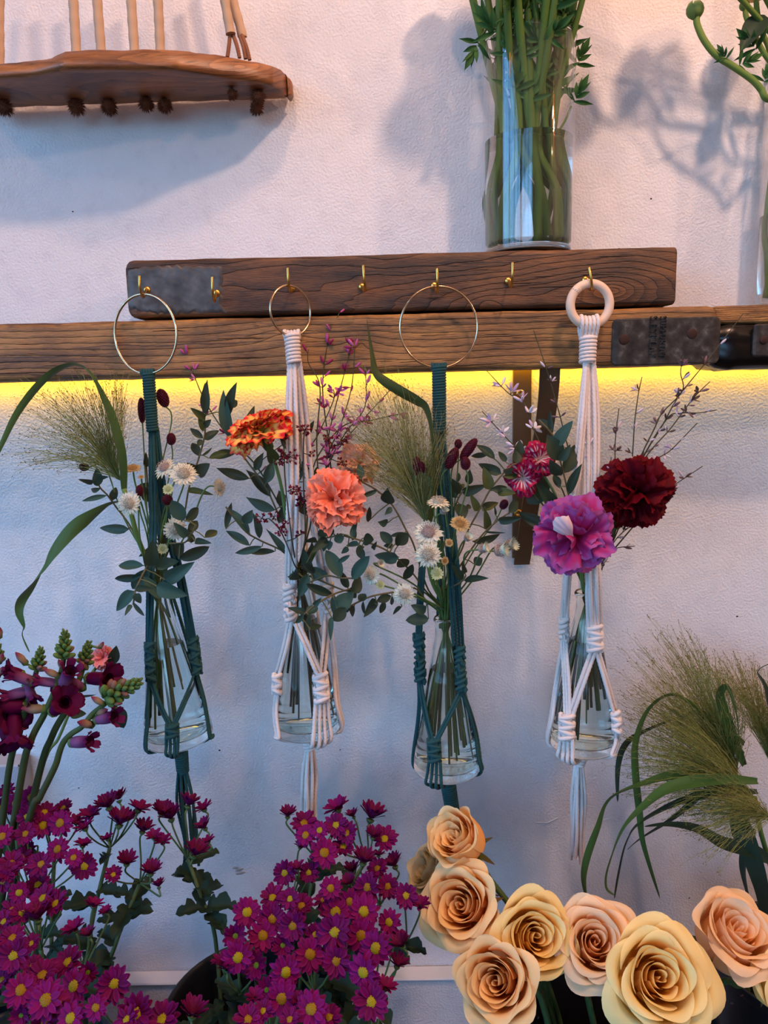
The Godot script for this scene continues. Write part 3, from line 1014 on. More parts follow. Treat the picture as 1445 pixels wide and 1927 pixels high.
func fern_leaf(f: Node3D, at: Vector3, dirn: Vector3, size: float) -> void:
	# a divided leaf: a stalk with narrow pointed lobes
	var n := (EYE - at).normalized()
	var side := dirn.cross(n).normalized()
	var m := MB.new()
	var c := vary(col(58, 92, 46), 0.2)
	for q in [[0.0, 1.0, 1.0], [0.25, 0.6, 0.75], [-0.2, 0.65, 0.7], [0.5, 0.35, 0.7], [-0.5, 0.4, 0.65], [0.15, 0.85, 0.5], [-0.12, 0.85, 0.5]]:
		var b := at + dirn * size * (0.15 + 0.45 * absf(q[1] - 0.35))
		var tip = at + dirn * size * q[1] + side * size * q[0] * 1.1 + n * size * rnd(-0.15, 0.15)
		var w: float = size * 0.07 * q[2]
		sheet(m, 2, 5, func(u, v):
			var ww := w * (0.35 + sin(PI * minf(v * 1.15, 1.0))) * (1.0 if v < 0.98 else 0.05)
			var lb = (tip - b).cross(n).normalized()
			return [b.lerp(tip, v) + lb * (u - 0.5) * 2.0 * ww + n * absf(u - 0.5) * ww + n * size * 0.08 * sin(v * 3.0), c])
	part(f, "leaf", m.build(), M.petal)


# ------------------------------------------------------------------ bottles and knotted hangers
var flasks := []


func flask_r(h: float) -> float:
	if h < 0.0:
		return 0.0
	if h < 0.012:
		return 0.0345 + 0.0018 * sqrt(h / 0.012)
	if h < 0.150:
		return lerpf(0.0363, 0.0112, pow((h - 0.012) / 0.138, 0.93))
	if h < 0.166:
		return 0.0108
	return 0.0122 if h < 0.171 else 0.0


func flask(k: int, px: float, py: float, tilt: Vector2, level: float, label: String) -> void:
	var b := P(px, py, 0.135)
	var bs := Basis(Vector3.BACK, tilt.x) * Basis(Vector3.RIGHT, tilt.y)
	var xf := Transform3D(bs, b)
	flasks.append({"at": b, "up": bs.y, "xf": xf})
	var t := thing("bud_vase", label, "vase", b, "hanging bud vases")
	var m := MB.new()
	var prof := [Vector2(0.0005, 0.0), Vector2(0.026, 0.0), Vector2(0.0325, 0.0008), Vector2(0.0352, 0.003)]
	for j in 15:
		var h := 0.006 + 0.144 * j / 14
		prof.append(Vector2(flask_r(h), h))
	prof += [Vector2(0.0106, 0.160), Vector2(0.0108, 0.1655), Vector2(0.0124, 0.1668), Vector2(0.0126, 0.169), Vector2(0.0114, 0.171), Vector2(0.0100, 0.1695), Vector2(0.0096, 0.165), Vector2(0.0095, 0.155)]
	for j in 13:
		var h := 0.148 - 0.135 * j / 12
		prof.append(Vector2(flask_r(h) - 0.0016, h))
	prof += [Vector2(0.030, 0.0105), Vector2(0.02, 0.0095), Vector2(0.0005, 0.0092)]
	lathe(m, prof, 48, xf)
	part(t, "glass_body", m.build(), M.solid_glass)
	m = MB.new()
	prof = [Vector2(0.0005, 0.0088), Vector2(0.02, 0.0091), Vector2(0.030, 0.0101), Vector2(0.0343, 0.0135)]
	for j in 9:
		var h := lerpf(0.018, level, j / 8.0)
		prof.append(Vector2(flask_r(h) - 0.0013, h))
	prof += [Vector2(flask_r(level) - 0.0045, level - 0.0012), Vector2(0.0005, level - 0.0012)]
	lathe(m, prof, 40, xf)
	part(t, "water", m.build(), M.water)
	m = MB.new()
	rng.seed = 100 + k
	for j in 26:
		var h := rnd(0.015, level)
		var a := rnd(0.0, TAU)
		var r := rnd(0.0005, 0.0013)
		ball(m, Transform3D(Basis.from_scale(Vector3(r, r, r)), xf * Vector3((flask_r(h) - 0.0032) * cos(a), h, (flask_r(h) - 0.0032) * sin(a))), Color.WHITE, 8, 6)
	var bb := part(t, "air_bubbles", m.build(), M.clear_glass)
	bb.set_meta("kind", "stuff")


func on_flask(k: int, px: float, py: float, off: float) -> Vector3:
	# the point of the bottle's outside, grown by off, that is met at that place of the picture
	var fl: Dictionary = flasks[k]
	var inv: Transform3D = fl.xf.affine_inverse()
	var d := ray(px, py)
	var best := 1e9
	var at := Vector3.ZERO
	for s in 260:
		var q := EYE + d * (0.55 + s * 0.0016)
		var l: Vector3 = inv * q
		var gap := Vector2(l.x, l.z).length() - flask_r(clampf(l.y, 0.0, 0.17)) - off
		if l.y < 0.0:
			gap = maxf(gap, -l.y - off)
		if gap < best:
			best = gap
			at = q
		if gap < 0.0:
			break
	return at


func cord(t: Node3D, called: String, pts: Array, r: float, m: Material, white: bool) -> void:
	var b := MB.new()
	tube(b, evenly(spline(pts, 8), 0.00105 if white else 0.0016), r * 1.1, 13 if white else 9, Color.WHITE, null, 0.42 if white else 0.22, 480.0 if white else 800.0)
	part(t, called, b.build(), m)


func coil(t: Node3D, called: String, a: Vector3, b: Vector3, r0: float, r1: float, cr: float, m: Material, white: bool) -> void:
	var mb := MB.new()
	tube(mb, PackedVector3Array([a, b]), [r0, r1], 12)
	var ax := (b - a)
	var n := ax.normalized().cross(Vector3.BACK).normalized()
	var q := ax.normalized().cross(n)
	var turns := ax.length() / (cr * 1.85)
	var pts := PackedVector3Array()
	var steps := int(turns * 20)
	for k in steps + 1:
		var f := float(k) / steps
		var an := f * turns * TAU
		pts.append(a + ax * f + (n * cos(an) + q * sin(an)) * (lerpf(r0, r1, f) + cr * 0.4))
	tube(mb, pts, cr, 8, Color.WHITE, null, 0.22 if white else 0.0, 520.0)
	part(t, called, mb.build(), m)


func sinnet(t: Node3D, called: String, a: Vector3, b: Vector3, w: float, rows: int, cr: float, m: Material, spiral: float) -> void:
	var mb := MB.new()
	var ax := (b - a).normalized()
	var n0 := (EYE - a).normalized()
	n0 = (n0 - ax * n0.dot(ax)).normalized()
	var s0 := ax.cross(n0)
	tube(mb, PackedVector3Array([a, a.lerp(b, 0.5), b]), w * 0.4, 8)
	var h := a.distance_to(b) / rows
	for j in rows:
		var f := (j + 0.5) / rows
		var c := a.lerp(b, f)
		var rot := spiral * j
		var n := n0 * cos(rot) + s0 * sin(rot)
		var s := s0 * cos(rot) - n0 * sin(rot)
		var sg := 1.0 if j % 2 == 0 or spiral != 0.0 else -1.0
		# the working cords cross in front and behind the core and turn back at the sides
		for fb in [1.0, -1.0]:
			var bar := PackedVector3Array()
			for k in 9:
				var an := PI * (k / 8.0)
				bar.append(c + s * cos(an) * w * 0.5 + n * fb * (sin(an) * w * 0.36 + cr * 0.3) + ax * (h * 0.36 * sg * fb * cos(an)))
			tube(mb, bar, cr * 1.12, 8)
		for sd in [-1.0, 1.0]:
			var fr := frame_on(ax)
			var g: float = 1.25 if sd == sg else 0.95
			ball(mb, Transform3D(Basis(fr.x * cr * g, fr.y * h * 0.62, fr.z * cr * g * 1.1), c + s * sd * w * 0.48 + ax * h * 0.2 * sd * sg), Color.WHITE, 8, 6)
	part(t, called, mb.build(), m)


func ring_line(c: Vector3, r: float, yaw: float, pitch := 0.0) -> PackedVector3Array:
	var o := PackedVector3Array()
	var bs := Basis(Vector3.UP, yaw) * Basis(Vector3.RIGHT, pitch)
	for k in 68:
		var a := TAU * k / 64 + 2.2
		o.append(c + bs * Vector3(cos(a) * r, sin(a) * r, 0))
	return o


func hangers() -> void:
	flask(0, 338, 1392, Vector2(0.07, 0.0), 0.108, "clear conical bud vase in the teal cord hanger on the left")
	flask(1, 578, 1374, Vector2(0, 0.0), 0.125, "clear conical bud vase in the white cord hanger with the small metal hoop")
	flask(2, 841, 1449, Vector2(0, 0.0), 0.116, "clear conical bud vase in the teal cord hanger with the large hoop, hanging lowest")
	flask(3, 1098, 1404, Vector2(0, 0.0), 0.12, "clear conical bud vase in the white cord hanger on the wooden ring")
	var data := [
		{"label": "teal knotted cord hanger on a tilted metal hoop at the far left", "white": false, "r": 0.0016, "ring": [273, 629, 73, 0.40, 0.0013], "wrap": [279, 701, 287, 812, 0.0058],
		"ups": [[[285, 812, 0.132], [287, 900, 0.142], [288, 1000, 0.152], [283, 1090, 0.163], [281, 1212, -1], 4, 3.0], [[296, 812, 0.13], [302, 900, 0.132], [318, 1000, 0.138], [340, 1090, 0.147], [361, 1203, -1], 4, 4.0], [[290, 812, 0.124], [295, 930, 0.105], [310, 1080, 0.098], [325, 1160, 0.094], 3, 3.0]],
		"sins": [[281, 1208, 284, 1282, 15, 6, 0.0], [362, 1200, 370, 1270, 19, 5, 0.0]],
		"lows": [[[284, 1280], [300, 1325], [320, 1366], 2, 5.0], [[368, 1268], [345, 1325], [326, 1366], 2, 5.0], [[370, 1268], [384, 1320], [395, 1385], 2, 3.0], [[281, 1280], [278, 1330], [277, 1362], 2, 2.0]],
		"knots": [[324, 1362, 324, 1388, 21, 3]], "ends": [[313, 1388, 313, 1421], [320, 1390, 321, 1424], [328, 1390, 329, 1424], [335, 1388, 334, 1420]], "gather": [338, 1424, 344, 1452, 0.0075], "tassel": [345, 1452, 362, 1630, 11]},
		{"label": "white cotton knotted hanger on a small metal hoop, second from the left", "white": true, "r": 0.0021, "ring": [547, 585, 46, 0.75, 0.0012], "wrap": [549, 627, 553, 683, 0.0072],
		"ups": [[[548, 683, 0.134], [549, 780, 0.143], [551, 900, 0.152], [549, 1000, 0.158], [547, 1104, -1], 4, 5.5], [[562, 683, 0.128], [570, 780, 0.13], [580, 900, 0.132], [596, 1000, 0.136], [614, 1100, 0.142], 4, 5.0], [[556, 683, 0.122], [566, 800, 0.11], [572, 950, 0.1], [572, 1080, 0.11], 3, 4.0]],
		"sins": [[545, 1098, 547, 1168, 20, 6, 0.55], [615, 1098, 616, 1150, 20, 5, 0.55], [522, 1268, 521, 1306, 14, 4, 0.0]],
		"lows": [[[547, 1168], [536, 1220], [523, 1268], 2, 6.0], [[558, 1172], [580, 1222], [600, 1268], 2, 8.0], [[616, 1150], [612, 1210], [606, 1268], 2, 8.0], [[617, 1150], [628, 1240], [634, 1320], 2, 4.0], [[521, 1306], [518, 1345], [523, 1386], 2, 4.0]],
		"knots": [[602, 1266, 606, 1322, 24, 5]], "ends": [[594, 1322, 588, 1402], [602, 1324, 600, 1404], [609, 1324, 611, 1400], [616, 1320, 622, 1393]], "gather": [582, 1402, 583, 1410, 0.006], "tassel": [582, 1408, 581, 1560, 7]},
		{"label": "teal knotted cord hanger on the largest metal hoop, third from the left", "white": false, "r": 0.0016, "ring": [826, 616, 74.5, 0.16, 0.0012], "wrap": [826, 687, 827, 815, 0.0068],
		"ups": [[[829, 815, 0.134], [836, 900, 0.14], [846, 1000, 0.15], [854, 1080, 0.16], [862, 1215, -1], 4, 6.0], [[822, 815, 0.132], [812, 900, 0.135], [800, 1010, 0.14], [792, 1100, 0.15], [788, 1195, -1], 4, 2.5], [[826, 815, 0.124], [828, 930, 0.105], [828, 1080, 0.098], [826, 1180, 0.1], 3, 3.0]],
		"sins": [[788, 1192, 791, 1284, 19, 7, 0.62], [864, 1216, 868, 1300, 19, 7, 0.62]],
		"lows": [[[790, 1284], [800, 1340], [812, 1392], 2, 5.0], [[868, 1300], [846, 1345], [822, 1392], 2, 5.0], [[869, 1300], [884, 1340], [896, 1385], [902, 1430], 2, 4.0], [[788, 1284], [789, 1320], [786, 1360], 2, 2.0]],
		"knots": [[816, 1390, 818, 1434, 22, 5]], "ends": [[807, 1434, 802, 1475], [814, 1436, 811, 1480], [821, 1436, 821, 1482], [828, 1434, 831, 1480]], "gather": [846, 1480, 852, 1530, 0.009], "tassel": [852, 1528, 860, 1620, 9]},
		{"label": "white cotton knotted hanger on the wooden ring at the right", "white": true, "r": 0.0021, "ring": [1110, 573, 38, 0.1, 0.0044], "wrap": [1107, 626, 1105, 684, 0.0082],
		"ups": [[[1103, 684, 0.136], [1096, 780, 0.145], [1087, 880, 0.152], [1078, 960, 0.155], [1069, 1060, 0.158], [1062, 1166, -1], 3, 4.5], [[1112, 684, 0.13], [1113, 780, 0.14], [1113, 900, 0.15], [1113, 1000, 0.16], [1116, 1090, 0.166], [1119, 1180, -1], 5, 6.0], [[1106, 684, 0.12], [1100, 850, 0.105], [1098, 1000, 0.1], [1096, 1110, 0.112], 3, 4.0]],
		"sins": [[1061, 1162, 1061, 1205, 15, 4, 0.5], [1119, 1176, 1120, 1226, 25, 5, 0.0], [1158, 1338, 1161, 1380, 13, 4, 0.0]],
		"lows": [[[1061, 1205], [1066, 1280], [1068, 1346], 3, 4.5], [[1116, 1226], [1095, 1285], [1074, 1346], 2, 8.0], [[1124, 1226], [1140, 1280], [1156, 1338], 2, 5.0], [[1061, 1205], [1048, 1280], [1038, 1350], 2, 3.0], [[1161, 1380], [1160, 1400], [1152, 1420], 2, 4.0]],
		"knots": [[1067, 1344, 1066, 1392, 25, 5]], "ends": [[1055, 1390, 1051, 1424], [1062, 1394, 1060, 1430], [1069, 1394, 1069, 1434], [1077, 1390, 1078, 1434]], "gather": [1088, 1432, 1088, 1440, 0.006], "tassel": [1088, 1438, 1084, 1622, 9]}]
	for k in 4:
		var q: Dictionary = data[k]
		rng.seed = 300 + k
		var m: Material = M.cotton if q.white else M.teal_cord
		var g: Array = q.ring
		var zc := 0.1305
		var c := P(g[0], g[1], zc)
		var t := thing("cord_hanger", q.label, "plant hanger", c, "knotted cord hangers on the hooks")
		var b := MB.new()
		tube(b, ring_line(c, g[2] * mpp(c), g[3] if k != 0 else -g[3]), g[4], 14 if k == 3 else 8)
		var rp := part(t, "wooden_ring" if k == 3 else "metal_hoop", b.build(), M.ring_wood if k == 3 else M.hoop_metal)
		rp.set_meta("label", "pale turned wooden ring" if k == 3 else "thin brass-coloured hoop")
		var w: Array = q.wrap
		var wa := P(w[0], w[1] + (0 if k != 3 else 6), zc + 0.001)
		var wb := P(w[2], w[3], zc + 0.004)
		coil(t, "wrapped_neck", wa, wb, w[4] * 0.78, w[4] * 0.72, q.r * 0.92, m, q.white)
		# loops of the cords over the ring
		for j in 5:
			var o = (j - 2) * w[4] * 0.46
			var rr: float = maxf(g[4], 0.001) + q.r * 0.8
			var bot := P(g[0], g[1] + g[2], zc)
			bot.x = lerpf(bot.x, wa.x, 0.7)
			var dy = (o * o) / (g[2] * mpp(c)) * 0.5
			cord(t, "ring_loop", [wa + Vector3(o * 0.9, -0.004, -0.001), bot + Vector3(o, dy - rr * 0.2, rr), bot + Vector3(o, rr + dy, rr * 0.4), bot + Vector3(o, rr * 0.9 + dy, -rr * 0.6), bot + Vector3(o, dy - rr, -rr), wa + Vector3(o * 0.8, -0.006, -0.0015)], q.r * 0.95, m, q.white)
		for up in q.ups:
			var n: int = up[up.size() - 2]
			var sp: float = up[up.size() - 1]
			for j in n:
				var pts := []
				for s in up.size() - 2:
					var e: Array = up[s]
					var o := (j - (n - 1) / 2.0) * sp * (0.8 if s == 0 else 1.0)
					if e[2] < 0:
						pts.append(on_flask(k, e[0] + o, e[1], q.r * 1.5))
					else:
						pts.append(P(e[0] + o, e[1], e[2] + (0.0015 if j % 2 else -0.0015) * (1 if s else 0) + rnd(-0.0006, 0.0006)))
				pts[0] = pts[0].lerp(wb, 0.3) + Vector3(0, 0.004, 0)
				cord(t, "hanging_cord", pts, q.r, m, q.white)
		for s in q.sins:
			var a := on_flask(k, s[0], s[1], q.r * 2.2)
			var e := on_flask(k, s[2], s[3], q.r * 2.2)
			sinnet(t, "square_knots", a, e, s[4] * mpp(a), s[5], q.r, m, s[6])
		for s in q.lows:
			var n: int = s[s.size() - 2]
			for j in n:
				var pts := []
				for e in s.size() - 2:
					var o: float = (j - (n - 1) / 2.0) * s[s.size() - 1]
					pts.append(on_flask(k, s[e][0] + o, s[e][1], q.r * 1.05))
				var last: Array = s[s.size() - 3]
				var free := true
				for kn in q.knots + q.sins:
					if Vector2(kn[0] - last[0], kn[1] - last[1]).length() < 16:
						free = false
				if free:
					var flk: Dictionary = flasks[k]
					var en: Vector3 = flk.xf.affine_inverse() * (pts[pts.size() - 1] as Vector3)
					var rad := Vector3(en.x, 0, en.z - 0.004).normalized()
					pts.append(flk.xf * (rad * 0.0375 + Vector3(0, 0.004, 0)))
					pts.append(flk.xf * (rad * 0.026 + Vector3(0, -0.0025, 0)))
					pts.append(flk.xf * Vector3(0, -0.008, 0))
				cord(t, "net_cord", pts, q.r, m, q.white)
		for s in q.knots:
			var a := on_flask(k, s[0], s[1], q.r * 1.8)
			var e := on_flask(k, s[2], s[3], q.r * 1.8)
			sinnet(t, "square_knots", a, e, s[4] * mpp(a), s[5], q.r, m, 0.0)
		var gg: Array = q.gather
		var fl: Dictionary = flasks[k]
		var under: Vector3 = fl.at - fl.up * 0.008
		var ga := under + Vector3(0, 0.0, 0.0)
		var gb := Vector3(P(gg[2], gg[3], 0.135).x, minf(P(gg[2], gg[3], 0.135).y, ga.y - 0.012), 0.135)
		for s in q.ends:
			var a := on_flask(k, s[0], s[1], q.r * 1.1)
			var e := on_flask(k, s[2], s[3], q.r * 1.0)
			cord(t, "base_cord", [a, a.lerp(e, 0.5), e, (e + ga) / 2 + Vector3(0, -0.0045, 0), ga], q.r, m, q.white)
		for an in [2.3, 4.0]:
			var side: Vector3 = fl.xf * Vector3(0.037 * cos(an - PI), 0.004, -0.037 * absf(sin(an)))
			cord(t, "base_cord", [fl.xf * Vector3(0.012 * cos(an - PI), 0.165, -0.017), fl.xf * Vector3(0.024 * cos(an - PI), 0.09, -0.027), side, (side + ga) / 2 + Vector3(0, -0.004, 0), ga], q.r, m, q.white)
		coil(t, "gathering_knot", ga, gb, gg[4] * 0.75, gg[4] * 0.66, q.r * 0.9, m, q.white)
		var ta: Array = q.tassel
		var n: int = ta[4]
		for j in n:
			var ang := j * 2.39996
			var rr2 := sqrt((j + 0.5) / n)
			var off := Vector3(cos(ang), 0, sin(ang)) * rr2
			var a = gb + off * gg[4] * 0.62 + Vector3(0, 0.003, 0)
			var e := P(ta[2], ta[3] + rnd(-16, 4), 0.133) + off * (0.0085 if q.white else 0.0105) + Vector3(rnd(-0.001, 0.001), 0, 0)
			var bulge = a.lerp(e, 0.35) + off * (0.003 if q.white else 0.004)
			cord(t, "tassel_strand", [a, bulge, a.lerp(e, 0.75) + Vector3(rnd(-0.002, 0.002), 0, rnd(-0.002, 0.002)), e], q.r * 0.95, m, q.white)


# ------------------------------------------------------------------ flowers
var leaf_mesh := []
var mum_leaf_mesh := []
var daisy_mesh := []
var disc_mesh := []
var cup_mesh: ArrayMesh
var burnet_mesh: ArrayMesh
var bract_mesh := []
var pins_mesh := []
var bud_mesh: ArrayMesh
var carn := {}


func frame_on(up: Vector3, hint := Vector3(0.13, 0.25, 0.96)) -> Basis:
	var x := up.cross(hint)
	if x.length() < 0.05:
		x = up.cross(Vector3.UP)
	x = x.normalized()
	return Basis(x, up, x.cross(up))


func make_flower_meshes() -> void:
	rng.seed = 900
	# leaves: length 1 along y, width 1, in four shapes from narrow-tipped to round
	for k in 4:
		var m := MB.new()
		var sharp: float = [0.72, 0.85, 0.62, 1.0][k]
		var pw: float = [1.15, 0.9, 0.75, 0.7][k]
		sheet(m, 4, 9, func(u, v):
			var w = 0.5 * pow(maxf(sin(PI * pow(v, sharp)), 0.0), pw) + 0.012 * (1 - v)
			var s: float = u * 2 - 1
			return [Vector3(s * w, v, absf(s) * w * 0.32 + 0.18 * sin(v * 2.6 + k) * v - 0.1 * v), Color.WHITE])
		leaf_mesh.append(m.build())
	# chrysanthemum leaves: lobed and toothed
	for k in 3:
		var m := MB.new()
		sheet(m, 6, 22, func(u, v):
			var lobe := 0.32 + 0.68 * pow(absf(sin(v * PI * (2.2 + 0.2 * k) + 0.5)), 0.6) + 0.05 * sin(v * 36.0)
			var w := 0.52 * pow(maxf(sin(PI * pow(v, 0.7)), 0.0), 0.5) * lobe + 0.03
			var s: float = u * 2 - 1
			return [Vector3(s * w, v + absf(s) * 0.22 * lobe * sin(PI * v), absf(s) * w * 0.35 + 0.04 * sin(v * 9 + s * 2) - 0.45 * v * v), Color.WHITE])
		mum_leaf_mesh.append(m.build())
	# daisy heads: radius 1 round y; 0 and 1 open, 2 cupped, 3 half closed
	for k in 4:
		var m := MB.new()
		var tone := [col(104, 4, 66), col(88, 3, 54), col(96, 4, 60), col(74, 3, 38)]
		for layer in 2:
			var n := 14 if layer == 0 else 11
			for s in n:
				var a := TAU * (s + layer * 0.5) / n + rnd(-0.1, 0.1)
				var turn := Basis(Vector3.UP, a)
				var lift: float = [0.12, 0.3, 0.55, 0.95][k] + layer * 0.2 + (0.09 if s % 2 else -0.05) + rnd(-0.1, 0.1)
				var ln := (1.0 if layer == 0 else 0.84) * rnd(0.9, 1.06)
				var wd := rnd(0.165, 0.205)
				var c0 := vary(tone[k], 0.32)
				var droop := rnd(0.15, 0.35)
				sheet(m, 2, 5, func(u, v):
					var w: float = wd * (0.45 + 0.55 * smoothstep(0.0, 0.55, v)) * sqrt(maxf(1.0 - pow(v, 5.0) * 0.93, 0.02))
					var x: float = (u * 2 - 1) * w
					var d: float = 0.14 + (ln - 0.14) * v
					var y: float = lift * d - droop * d * d * (1.0 - lift * 0.6) + (absf(u * 2 - 1)) * 0.05
					return [turn * Vector3(x, y, d), c0.lerp(col(136, 30, 108), 0.08 + 0.5 * v * absf(u * 2 - 1))])
		daisy_mesh.append(m.build())
	for k in 3:
		var m := MB.new()
		var c: Color = [col(150, 132, 8), col(140, 104, 8), col(90, 118, 20)][k]
		ball(m, Transform3D(Basis.from_scale(Vector3(0.33, 0.14, 0.33)), Vector3(0, 0.06, 0)), c, 12, 6)
		for j in 46:
			var r := 0.325 * sqrt((j + 0.5) / 46.0)
			var a := j * 2.39996
			bead(m, Vector3(r * cos(a), 0.06 + 0.14 * sqrt(maxf(1 - pow(r / 0.34, 2), 0)), r * sin(a)), Vector3(0.026, 0.03, 0.026), vary(c, 0.15))
		disc_mesh.append(m.build())
	var m := MB.new()
	lathe(m, [Vector2(0.03, -0.3), Vector2(0.14, -0.24), Vector2(0.26, -0.1), Vector2(0.3, 0.02), Vector2(0.2, 0.03)], 10, Transform3D(), col(72, 96, 56))
	cup_mesh = m.build()
	# burnet: an oval knob of tiny dark florets, half length 1, half width 1
	m = MB.new()
	ball(m, Transform3D(Basis.from_scale(Vector3(0.86, 0.9, 0.86)), Vector3.ZERO), col(62, 12, 26), 10, 8)
	for j in 150:
		var y := 1.0 - 2.0 * (j + 0.5) / 150
		var r := sqrt(1 - y * y)
		var a := j * 2.39996
		var d := Vector3(r * cos(a), y, r * sin(a))
		bead(m, d * 0.92, Vector3(0.13, 0.09, 0.13), vary(col(92, 20, 38), 0.35))
	burnet_mesh = m.build()
	# astrantia: a ruff of pointed bracts round a pincushion; 0 cream, 1 tan, 2 greenish, 3 upright ruff
	for k in 4:
		m = MB.new()
		var n := 17
		var base: Color = [col(222, 214, 194), col(190, 160, 112), col(196, 204, 160), col(214, 214, 190)][k]
		for layer in 2:
			for s in n:
				var turn := Basis(Vector3.UP, TAU * (s + 0.5 * layer) / n + rnd(-0.06, 0.06))
				var ln := rnd(0.86, 1.04) * (1.0 if layer == 0 else 0.93)
				var lift: float = [0.18, 0.4, 0.5, 1.5][k] + layer * 0.1 + rnd(-0.06, 0.06)
				sheet(m, 2, 5, func(u, v):
					var w: float = 0.125 * pow(sin(PI * clampf(0.22 + 0.78 * v, 0, 1)), 0.75) + 0.004
					var d: float = 0.1 + (ln - 0.1) * v
					var out := d / sqrt(1 + lift * lift)
					var c := base.lerp(col(150, 165, 108), smoothstep(0.72, 1.0, v) * 0.75)
					c = c.lerp(col(186, 196, 150), (1 - v) * 0.35)
					return [turn * Vector3((u * 2 - 1) * w, out * lift - 0.25 * d * d * (1 if k < 3 else 0) + 0.03 * absf(u * 2 - 1), out), c])
		bract_mesh.append(m.build())
		m = MB.new()
		var pc: Color = [col(196, 188, 166), col(176, 138, 84), col(190, 200, 140), col(182, 160, 150)][k]
		ball(m, Transform3D(Basis.from_scale(Vector3(0.4, 0.22, 0.4)), Vector3(0, 0.1, 0)), pc.darkened(0.25), 10, 6)
		for j in 62:
			var r := 0.5 * sqrt((j + 0.5) / 62.0)
			var a := j * 2.39996
			var h := 0.30 + 0.16 * sqrt(maxf(0.0, 1.0 - pow(r / 0.52, 2))) + rnd(-0.05, 0.05)
			var tip := Vector3(r * 1.08 * cos(a), h, r * 1.08 * sin(a))
			grain(m, Vector3(r * 0.7 * cos(a), 0.12, r * 0.7 * sin(a)), tip, 0.018, pc)
			bead(m, tip, Vector3(0.044, 0.036, 0.044), vary(pc if j % 3 else pc.lerp(col(120, 80, 78), 0.5), 0.15))
		pins_mesh.append(m.build())
	m = MB.new()
	ball(m, Transform3D(Basis.from_scale(Vector3(0.34, 0.5, 0.34)), Vector3(0, 0.5, 0)), Color.WHITE, 7, 6)
	bud_mesh = m.build()


func leaf_at(f: Node3D, b: Vector3, t: Vector3, w: float, m: Material, shape: int, roll: float) -> void:
	var y := t - b
	var n := (EYE - (b + t) / 2).normalized()
	var yn := y.normalized()
	n = (n - yn * n.dot(yn)).normalized().rotated(yn, roll)
	var x := yn.cross(n)
	part(f, "leaf", leaf_mesh[shape % 4], m, Transform3D(Basis(x * w, y, n * minf(y.length() * 0.6, w * 2.2)), b))


func foot(k: int, spread := 1.0) -> Array:
	# bottom and neck points of a stem in hanging bottle k
	var xf: Transform3D = flasks[k].xf
	var a := rnd(0, TAU)
	var r := rnd(0.25, 0.95) * spread
	var d := Vector3(cos(a), 0, sin(a))
	var bot := xf * (d * 0.0265 * r + Vector3(0, rnd(0.013, 0.075), 0))
	var low := xf * (d * 0.008 * r + Vector3(0, 0.135, 0))
	var rim := xf * (-d * 0.0062 * r + Vector3(0, 0.1725, 0))
	return [bot, low, rim]


func stem(f: Node3D, pts: Array, r: float, m: Material, called := "stem") -> void:
	var b := MB.new()
	tube(b, spline(pts, 6), r, 7)
	part(f, called, b.build(), m)


func stem_to(f: Node3D, k: int, top: Vector3, dirn: Vector3, r: float, m: Material, via := []) -> Array:
	var pts := foot(k)
	var rim: Vector3 = pts[2]
	for q in via:
		pts.append(q)
	if via.is_empty():
		var l := top.distance_to(rim)
		pts.append(rim.lerp(top, 0.5) + Vector3(0, l * 0.06, 0))
	pts.append(top - dirn * minf(0.016, top.distance_to(rim) * 0.2))
	pts.append(top)
	stem(f, pts, r, m)
	return pts


func face(dx: float, dy: float) -> Vector3:
	return Vector3(dx, dy, sqrt(maxf(0.02, 1.0 - dx * dx - dy * dy))).normalized()


func astrantia(k: int, label: String, x: float, y: float, z: float, rpx: float, d: Vector3, kind: int, old := false) -> void:
	var at := C(x, y, z)
	var r := rpx * (1.45 if kind == 3 else 1.0) / ks * mpp(at)
	var base: Vector3 = flasks[k].xf * Vector3(0, 0.02, 0)
	var f := thing("astrantia", label, "flower", base, "astrantia flowers")
	var bs := frame_on(d).scaled(Vector3.ONE * r)
	bs = Basis(frame_on(d).x * r, d * r, frame_on(d).z * r) * Basis(Vector3.UP, rnd(0, TAU))
	var hd := part(f, "bract_ruff", bract_mesh[kind], M.petal, Transform3D(bs, at))
	part(hd, "pincushion", pins_mesh[3 if old else kind], M.petal, Transform3D(bs, at))
	stem_to(f, k, at - d * r * 0.02, d, 0.00085, M.stem_green)


func burnet(k: int, label: String, x: float, y: float, z: float, rx: float, ry: float, ang: float) -> void:
	var at := C(x, y, z)
	var s := mpp(at) / ks
	var up := Vector3(sin(deg_to_rad(ang)), cos(deg_to_rad(ang)), 0.15).normalized()
	var base: Vector3 = flasks[k].xf * Vector3(0, 0.02, 0)
	var f := thing("burnet", label, "flower", base, "dark red burnet heads")
	var fb := frame_on(up)
	part(f, "flower_knob", burnet_mesh, M.tinted, Transform3D(Basis(fb.x * rx * s, fb.y * ry * s, fb.z * rx * s), at))
	stem_to(f, k, at - up * ry * s * 0.9, up, 0.0007, M.stem_green)


